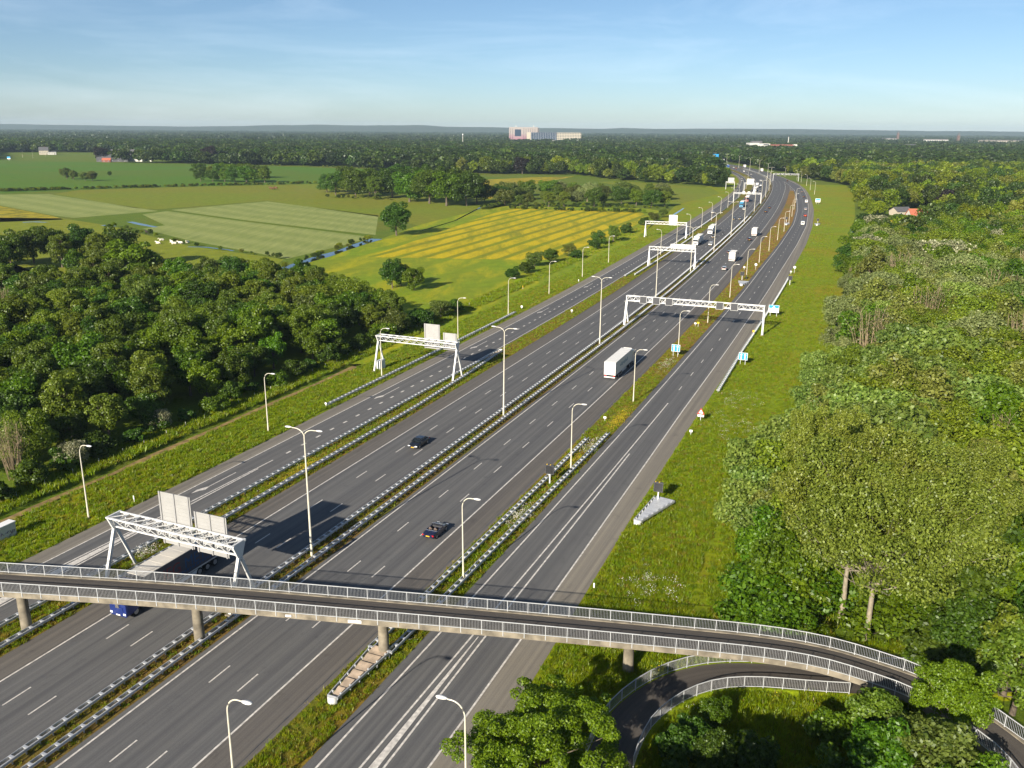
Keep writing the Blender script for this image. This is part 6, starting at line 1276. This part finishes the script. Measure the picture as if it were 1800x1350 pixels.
t = thing('long_flats', 'far long pale slab of flats right of the blue glass block', 'building', (at_dist(972, HY + 60)[0], HY + 60, 0), -0.05); block(t, 0, 47 * sc, 0, 16, 0, zpx(232.5), 'wall_cream', 7, 16)
IY = 2150.0; si = (IY * math.cos(PITCH) + 15) / FPX; zi = lambda y: CAM_H + (227.5 - y) * si + 7.0 * si
t = thing('factory', 'white and red industrial building above the far bend of the motorway', 'building', (at_dist(1314, IY)[0], IY, 0), 0.03)
block(t, 0, 17 * si, 0, 30, 0, zi(255), 'wall_white', 1, 0, 'white_hall'); block(t, 17 * si, 36 * si, -1, 28, 0, zi(256), 'wall_white', 0, 0, 'white_hall'); MB().box((29 * si, -1.2, zi(258)), (10 * si, 0.4, 1.8 * si)).build('window_strip', 'window', t); block(t, 36 * si, 82 * si, 1, 28, 0, zi(257.5), 'brick_red', 2, 12, 'red_hall'); block(t, 78 * si, 84 * si, -1, 10, 0, zi(257), 'wall_white', 0, 0, 'corner_block'); MB().box((14 * si, 12, zi(253.5)), (18 * si, 14, 5)).build('roof_plant', 'roof_grey', t)
t = thing('red_pavilion', 'small red building with white roof among trees below the factory', 'building', (at_dist(1361, IY - 250)[0], IY - 250, 0), 0.0); block(t, 0, 8 * si, 0, 10, 0, zi(265) - 6, 'brick_red', 1, 4); MB().box((4 * si, 4, zi(264) - 6), (9 * si, 12, 2.4)).build('roof', 'wall_white', t)
for i, (a, b, Y, hgt, lb) in enumerate([(1100, 1130, 2900, 9, 'far low white building right of the hospital flats'), (1272, 1290, 2500, 9, 'far low white hall above the left of the bend'), (1283, 1306, 1950, 11, 'low white sheds left of the factory'), (1590, 1606, 2300, 12, 'pale house roofs among trees on the far right'), (1621, 1663, 3600, 16, 'long row of pale flats on the far right horizon'), (1718, 1795, 3500, 15, 'longest row of pale houses at the right edge horizon'), (1548, 1572, 4200, 14, 'pale row of houses left of the church spire'), (1768, 1784, 1900, 10, 'white villa among trees at the far right')]):
    x0 = at_dist(a, Y)[0]; x1 = at_dist(b, Y)[0]; t = thing('far_building', lb, 'building', (x0, Y, 0), 0.0, 'far pale buildings'); n = max(2, int((x1 - x0) / 9)); block(t, 0, x1 - x0, 0, 12, 0, hgt + 6, 'wall_white' if i % 2 == 0 else 'wall_cream', 2, n)
    m = MB(); m.add([(-1, -1, hgt + 6), (x1 - x0 + 1, -1, hgt + 6), (x1 - x0 + 1, 13, hgt + 6), (-1, 13, hgt + 6), (-1, 6, hgt + 9), (x1 - x0 + 1, 6, hgt + 9)], [(0, 1, 5, 4), (3, 4, 5, 2), (0, 4, 3), (1, 2, 5), (0, 3, 2, 1)]); m.build('roof', 'roof_grey', t)
for a, Y, hgt, lb in [(1574, 4300, 44, 'reddish church tower on the far right horizon'), (1680, 3700, 38, 'second reddish tower beside the long row of flats')]:
    x = at_dist(a, Y)[0]; t = thing('church_tower', lb, 'tower', (x, Y, 0), 0.0, 'far church towers'); MB().box((0, 0, hgt / 2), (9, 9, hgt)).build('tower_body', 'tower_brick', t); m = MB(); m.add([(-4.6, -4.6, hgt), (4.6, -4.6, hgt), (4.6, 4.6, hgt), (-4.6, 4.6, hgt), (0, 0, hgt + 14)], [(0, 1, 4), (1, 2, 4), (2, 3, 4), (3, 0, 4), (3, 2, 1, 0)]); m.build('spire', 'roof_grey', t)
x = at_dist(811, 2300)[0]; t = thing('radio_mast', 'thin white mast rising from the far forest left of the hospital', 'mast', (x, 2300, 0)); MB().tube([(0, 0, 0), (0, 0, 40)], [0.9, 0.6], 8).build('mast_tube', 'wall_white', t); MB().box((0, 0, 38), (2.4, 2.4, 3)).build('antenna', 'grey_steel', t)
x = at_dist(1382, 2900)[0]; t = thing('chimney_stack', 'slim pale chimney behind the factory', 'chimney', (x, 2900, 0)); MB().tube([(0, 0, 0), (0, 0, 36)], [1.6, 1.1], 10).build('stack', 'wall_white', t); MB().tube([(0, 0, 33), (0, 0, 36.2)], [1.3, 1.3], 10).build('rim', 'roof_grey', t)
for i, (a, b) in enumerate([(40, 277), (58, 278), (80, 275)]):
    x, y = G(a, b); t = thing('street_lamp', 'far thin lamp beside the road at far left, number %d' % (i + 1), 'street lamp', (x, y, 0), 1.2, 'far lamps at far left')
    for n, me in LM[1]: ob(n, me, t)
x, y = G(16, 282); t = thing('blue_sign_board', 'small blue and white sign at far left of the pasture', 'road sign', (x, y, 0)); MB().box((0, 0, 4), (5, 0.3, 3.4)).build('board', 'blue_sign', t); MB().box((0, -0.2, 2.6), (5, 0.1, 1)).build('lower_panel', 'white_sign', t); MB().box((0, 0.2, 1.2), (0.3, 0.3, 2.4)).build('post', 'grey_steel', t)

# ================================================================== ANIMALS
def animal_mesh(name, mat, lying=True, horse=False):
    """one continuous body: trunk, neck and head as one lofted spine, legs joined to it"""
    zc = 0.55 if lying else 1.05; prof = [(-1.0, zc, 0.08), (-0.95, zc + 0.02, 0.30), (-0.6, zc + 0.05, 0.40), (0.0, zc, 0.44), (0.5, zc + 0.04, 0.40), (0.75, zc + 0.18, 0.28), (0.98, zc + 0.42 + (0.25 if horse else 0), 0.18), (1.15, zc + 0.5 + (0.3 if horse else 0), 0.17), (1.36, zc + 0.40 + (0.25 if horse else 0), 0.13), (1.52, zc + 0.30 + (0.2 if horse else 0), 0.09)]
    m = MB(); rings = [[(r * 0.85 * math.cos(a), y, z + r * math.sin(a)) for a in np.linspace(0, 2 * math.pi, 11)[:-1]] for y, z, r in prof]; m.loft(rings)
    for sd in (-1, 1):
        m.tube([(sd * 0.1, 1.05, zc + 0.66), (sd * 0.26, 1.02, zc + 0.74)], [0.06, 0.02], 5)
        if lying: m.tube([(sd * 0.25, 0.5, 0.45), (sd * 0.33, 0.85, 0.16), (sd * 0.3, 0.45, 0.08)], [0.15, 0.09, 0.06], 6); m.tube([(sd * 0.3, -0.6, 0.5), (sd * 0.46, -0.2, 0.2), (sd * 0.42, -0.65, 0.08)], [0.2, 0.11, 0.06], 6)
        else: m.tube([(sd * 0.22, 0.5, zc - 0.1), (sd * 0.22, 0.55, 0.55), (sd * 0.22, 0.5, 0.0)], [0.17, 0.08, 0.06], 6); m.tube([(sd * 0.24, -0.7, zc), (sd * 0.25, -0.62, 0.62), (sd * 0.25, -0.85, 0.38), (sd * 0.24, -0.8, 0.0)], [0.24, 0.12, 0.07, 0.06], 6)
    m.tube([(0, -0.98, zc + 0.15), (0, -1.08, zc - 0.1), (0, -1.05, zc - 0.4)], [0.05, 0.03, 0.05], 5); return m.mesh(name, mat, 60)
cw = animal_mesh('cow', 'cow_white'); cd = animal_mesh('cow', 'cow_dark', False); hb = animal_mesh('horse', 'cow_brown', False, True)
for (a, b, r, lb) in [(278, 429, 1.2, 'leftmost white cow lying in the grazed pasture'), (284, 423.5, 2.4, 'white cow lying apart at the back of the herd'), (302, 427, 0.8, 'white cow lying left in the close pair'), (306, 429.5, 2.0, 'white cow lying right in the close pair'), (317, 428.5, 1.5, 'white cow lying stretched out right of the pair'), (330, 427.5, 3.0, 'rightmost white cow lying in the grazed pasture')]:
    x, y = G(a, b); o = ob('cow', cw, None, (x, y, 0), r, 1.2); tag(o, lb, 'cow', 'white cows lying in the pasture')
for (a, b, r, lb) in [(258, 411, 1.0, 'left one of two dark cows at the pasture ditch'), (262, 412, 0.3, 'right one of two dark cows at the pasture ditch')]:
    x, y = G(a, b); o = ob('cow', cd, None, (x, y, 0), r, 1.15); tag(o, lb, 'cow', 'dark cows')
for i, (a, b, r) in enumerate([(476, 333.5, 1.5), (480, 334, 1.8), (485, 333, 1.3)]):
    x, y = G(a, b); o = ob('horse', hb, None, (x, y, 0), r, 1.5); tag(o, ['left', 'middle', 'right'][i] + ' brown horse of three in the yellow-green far meadow', 'horse', 'brown horses')
for (a, b, lb) in [(1565, 407, 'left white bench in the small meadow'), (1579, 407.5, 'right white bench in the small meadow')]:
    x, y = G(a, b); t = thing('bench', lb, 'bench', (x, y, 0), 0.1, 'meadow benches'); MB().box((0, 0, 0.6), (3.2, 0.6, 0.1)).build('seat', 'white_sign', t); MB().box((0, 0.3, 1.0), (3.2, 0.1, 0.6)).build('backrest', 'white_sign', t)
    for sd in (-1, 1): MB().box((sd * 1.4, 0, 0.28), (0.12, 0.5, 0.56)).build('leg', 'white_sign', t)

# ================================================================== FAR WOODS, HEDGES, HILLS
CLR = [(G(200, 284), 46), (G(240, 283.5), 36), (G(218, 280.5), 36), (G(78, 272), 40), (G(1612, 386), 16), (G(1582, 378), 12)]
def clear(P, extra=()):
    k = np.ones(len(P), bool)
    for (c, r) in list(CLR) + list(extra): k &= (P[:, 0] - c[0]) ** 2 + (P[:, 1] - c[1]) ** 2 > r * r
    return P[k]
def free_front(P, x0, x1, y0, y1): return P[~((P[:, 0] > x0) & (P[:, 0] < x1) & (P[:, 1] > y0) & (P[:, 1] < y1))]
rg = np.random.default_rng(3)
Pa = clear(forest_points(330, 1100, 9.2, rg)); Pb = clear(forest_points(1100, 2600, 11.5, rg)); Pc = forest_points(2600, 9500, 44, rg)
fx = at_dist(1314, IY)[0]
Pb = free_front(Pb, fx - 5, fx + 90 * si, IY - 160, IY + 40)
n = len(Pa); sa = rg.uniform(0.75, 1.25, n); far_k = np.clip((Pa[:, 1] - 330) / 500, 0, 1); sa = sa * (0.85 + 0.35 * far_k); _so = np.array([SO(p[0], p[1]) if p[1] > 850 and 150 < p[0] < 420 else (0, 0) for p in Pa]); sa = np.where((_so[:, 0] > 850) & (_so[:, 1] < -40) & (_so[:, 1] > -170), sa * 0.62, sa)
oa = wood('forest', Pa, rg.choice(6, n, p=[.18, .14, .24, .2, .16, .08]), np.stack([sa, sa, sa * rg.uniform(0.8, 1.15, n)], -1), 'mixed green woods in the middle distance on both sides of the motorway'); ca = bpy.data.collections.new('far_a')
n = len(Pb); sb_ = rg.uniform(0.8, 1.3, n); ob_ = wood('forest', Pb, rg.choice(4, n, p=[.32, .28, .24, .16]), np.stack([sb_ * 1.25, sb_ * 1.25, sb_ * 1.1], -1), 'wide dark green forest behind the fields'); cb = bpy.data.collections.new('far_b')
n = len(Pc); sc_ = rg.uniform(0.8, 1.3, n); oc = wood('forest', Pc, rg.choice(3, n), np.stack([sc_ * 1.15, sc_ * 1.15, sc_ * rg.uniform(0.75, 1.15, n)], -1), 'bluish forest stretching to the horizon'); cc = bpy.data.collections.new('far_c')
for o in list(lib.objects): {'a': ca, 'b': cb, 'c': cc}[o.name[0]].objects.link(o)
instancer(oa, ca); instancer(ob_, cb); instancer(oc, cc)
# hedges and reeds along the field edges
hp = []
for pts, w_, n in [([(0, 337), (130, 333), (330, 328), (600, 322)], 5, 420), ([(640, 297), (560, 293), (430, 291)], 6, 30), ([(450, 486), (560, 451), (655, 418)], 3, 24), ([(200, 398), (330, 431), (500, 455)], 2, 26), ([(880, 366), (1020, 371), (1130, 374)], 4, 90), ([(690, 352), (570, 347)], 6, 24), ([(850, 368), (880, 362), (1170, 366)], 5, 140)]:
    W2 = [np.array(G(*p)) for p in pts]
    for i in range(n):
        f = rg.uniform(0, len(W2) - 1); k = int(f); p = W2[k] * (1 - f + k) + W2[k + 1] * (f - k) + rg.normal(0, w_ / 3, 2); hp.append(p)
hp = np.array(hp); n = len(hp); s_ = rg.uniform(0.06, 0.24, n) ; oh = wood('hedge', hp, rg.choice(6, n), np.stack([s_ * 1.15, s_ * 1.15, s_], -1), 'low ragged hedges and reeds along the field edges'); oh['category'] = 'hedge'; instancer(oh, ca)
# low blue hills on the horizon
def ridge(name, Y, x0, x1, prof, base=-5):
    xs = np.linspace(x0, x1, 220); r = np.random.default_rng(int(Y)); zz = np.interp(xs, [p[0] for p in prof], [p[1] for p in prof]) + np.convolve(r.normal(0, 3.0, 220), np.ones(5) / 5, 'same'); m = MB(); v = []
    for x, z in zip(xs, zz): v += [(x, Y - 900, base), (x, Y - 250, z * 0.72), (x, Y, z), (x, Y + 800, base)]
    f = []
    for i in range(219):
        for k in range(3): f.append((4 * i + k, 4 * i + 4 + k, 4 * i + 5 + k, 4 * i + 1 + k))
    m.add(v, f); o = m.build(name, 'hill', None, 60); struct(o)
MAT['hill'] = ground_grass('wooded_hill', (0.030, 0.050, 0.014), (0.045, 0.070, 0.018), (0.04, 0.055, 0.02), big=0.004)
def hillx(p, Y): return at_dist(p, Y)[0]
Yh = 10500
ridge('hills', Yh, hillx(-300, Yh), hillx(2100, Yh), [(hillx(-300, Yh), 78), (hillx(0, Yh), 72), (hillx(300, Yh), 58), (hillx(420, Yh), 66), (hillx(560, Yh), 88), (hillx(640, Yh), 80), (hillx(735, Yh), 92), (hillx(780, Yh), 76), (hillx(900, Yh), 66), (hillx(1060, Yh), 62), (hillx(1090, Yh), 74), (hillx(1150, Yh), 64), (hillx(1230, Yh), 72), (hillx(1400, Yh), 72), (hillx(1600, Yh), 64), (hillx(1800, Yh), 60), (hillx(2100, Yh), 62)])

# ================================================================== GRASS ON THE NEAR VERGES
glib = bpy.data.collections.new('grass_library')
def tuft(name, g, nb, h, w_, mat, spread=0.35, flower=None):
    a = g.uniform(0, 6.28, nb); r = spread * np.sqrt(g.random(nb)); P0 = np.stack([r * np.cos(a), r * np.sin(a), np.zeros(nb)], -1); hh = h * g.uniform(0.5, 1.2, nb); tip = P0 + np.stack([g.normal(0, 0.35, nb) * hh, g.normal(0, 0.35, nb) * hh, hh], -1)
    T = (tip - P0) / 2; B = unit(np.cross(T, g.normal(0, 1, (nb, 3)))) * w_; me = quads_mesh(name, (tip + P0) / 2, T, B, mat)
    if flower: me.materials.append(MAT[flower]); k = max(1, int(nb * 0.45)); 
    o = bpy.data.objects.new(name, me); glib.objects.link(o); return o
gg = np.random.default_rng(21)
for i in range(3): tuft('a_grass_%d' % i, gg, 30, 0.40, 0.026, 'leaf_grass')
for i in range(2): tuft('b_grass_%d' % i, gg, 24, 0.34, 0.032, 'leaf_grass_dry')
def flower_tuft(name, mat, n, z):
    P = np.c_[gg.normal(0, 0.3, (n, 2)), gg.uniform(z * 0.7, z * 1.1, n)]; nr = unit(gg.normal(0, 0.3, (n, 3)) + np.array([0, 0, 1])); t = unit(np.cross(nr, gg.normal(0, 1, (n, 3)))); b = np.cross(nr, t); me = quads_mesh(name, P, t * 0.045, b * 0.045, mat); o = bpy.data.objects.new(name, me); glib.objects.link(o)
flower_tuft('c_flower_white', 'flower_white', 9, 0.6); flower_tuft('d_flower_yellow', 'flower_yellow', 8, 0.35)
GP = []; GI = []; GS = []
def sow(s0, s1, lo, hi, dens, mix, hmin=0.7, hmax=1.3, wob=0.0):
    area = (s1 - s0) * (abs(float(hi(np.array((s0 + s1) / 2.))) - float(lo(np.array((s0 + s1) / 2.))))); n = int(area * dens); s = rg.uniform(s0, s1, n); f = rg.random(n); o = lo(s) + (hi(s) - lo(s)) * f + (np.abs(rg.normal(0, wob, n)) * (f > 0.75) if wob else 0); x, y = RF(s, o)
    GP.append(np.stack([x, y], -1)); GI.append(rg.choice(7, n, p=mix)); k = rg.uniform(hmin, hmax, n); GS.append(np.stack([k, k, k * rg.uniform(0.7, 1.3, n)], -1))
mixg = [.33, .30, .27, .05, .045, .001, .004]; mixm = [.2, .2, .18, .205, .2, .005, .01]; mixd = [.1, .1, .1, .34, .34, .006, .014]
bankL = lambda s: Gpr(s) + 0.25; bankR = lambda s: Gpr(s) + 15
for s0, s1, dn in ((2, 60, 8), (60, 110, 6), (110, 180, 3.4), (180, 260, 1.8), (260, 340, 0.9), (340, 440, 0.4), (440, 600, 0.15)): sow(s0, s1, bankL, bankR, dn, mixg, 0.55, 1.15, 2.5)
sow(44, 85, lambda s: Gpr(s) + 15, lambda s: Gpr(s) + 27, 4, mixg, 1.0, 2.0)
for s0, s1, dn in ((0, 70, 7), (70, 140, 5), (140, 240, 3), (240, 330, 1.5), (330, 480, 0.6)):
    sow(s0, s1, lambda s: Ep(s) + 0.15, lambda s: Gpl(s) - 0.15, dn, mixm if s0 < 100 else mixd, 0.5, 1.0); sow(s0, s1, lambda s: Apr(s) + 0.15, lambda s: Cpl(s) - 0.15, dn, mixm, 0.5, 1.0); sow(s0, s1, c_(-4.0), c_(-0.9), dn * 0.7, mixd, 0.35, 0.8)
for s0, s1, dn in ((15, 80, 5), (80, 150, 4), (150, 240, 2), (240, 320, 1), (320, 440, 0.4)): sow(s0, s1, c_(-46.3), lambda s: Apl(s) - 0.2, dn, mixg, 0.6, 1.3); sow(s0, s1, c_(-56), c_(-49.6), dn, mixg, 1.0, 2.0)
n = 9000; X = rg.uniform(8, 44, n); Y = rg.uniform(50, 80, n); P = np.stack([X, Y], -1)
lp = np.array([[p.x, p.y] for p in lowc.p]); dmin = np.min((P[:, None, 0] - lp[None, :, 0]) ** 2 + (P[:, None, 1] - lp[None, :, 1]) ** 2, axis=1); P = P[dmin > 2.5 ** 2]; GP.append(P); GI.append(rg.choice(7, len(P), p=mixg)); k = rg.uniform(0.8, 1.8, len(P)); GS.append(np.stack([k, k, k], -1))
for cs, co, rad, n, kind in [(62, 16.9, 3.2, 70, 5), (92, 17.5, 3.0, 60, 5), (86, 17.0, 4.0, 60, 6), (108, 18.0, 6.0, 200, 6), (150, 17.5, 5, 60, 5), (112, 38, 6, 50, 5), (128, 37, 5, 40, 5), (50, 38, 3.5, 40, 5), (33, -22, 1.6, 60, 5), (66, -21, 6, 120, 6)]:
    s = cs + rg.normal(0, rad / 1.6, n); o = co + rg.normal(0, 0.75 if co < 20 and co > -25 else 2.2, n); x, y = RF(s, o); GP.append(np.stack([x, y], -1)); GI.append(np.full(n, kind)); k = rg.uniform(0.7, 1.4, n); GS.append(np.stack([k] * 3, -1))
GP = np.concatenate(GP); GI = np.concatenate(GI); GS = np.concatenate(GS)
nr_ = (GP[:, 1] < 82) & (GP[:, 0] > 2); dd_ = np.full(len(GP), 99.0); dd_[nr_] = np.min((GP[nr_][:, None, 0] - lp[None, :, 0]) ** 2 + (GP[nr_][:, None, 1] - lp[None, :, 1]) ** 2, axis=1); kp = dd_ > 2.6 ** 2; GP, GI, GS = GP[kp], GI[kp], GS[kp]
og = wood('grass', GP, GI, GS, 'long grass and wild flowers on the verges and reserves'); instancer(og, glib)

# ================================================================== HAZE
MAT['haze'] = bpy.data.materials.new('haze'); MAT['haze'].use_nodes = True; hn = MAT['haze'].node_tree; hn.nodes.clear()
ho = hn.nodes.new('ShaderNodeOutputMaterial'); hv = hn.nodes.new('ShaderNodeVolumePrincipled'); hv.inputs['Color'].default_value = (0.62, 0.82, 1.0, 1); hv.inputs['Density'].default_value = 0.00005; hv.inputs['Anisotropy'].default_value = 0.0
hn.links.new(hv.outputs[0], ho.inputs['Volume'])
hz = MB(); hz.box((0, 5500, 61), (21000, 13000, 126)); hzo = hz.build('haze', 'haze'); hzo['kind'] = 'stuff'
print('far', len(Pa), len(Pb), len(Pc), 'grass', len(GP), 'objects', len(scene.objects))
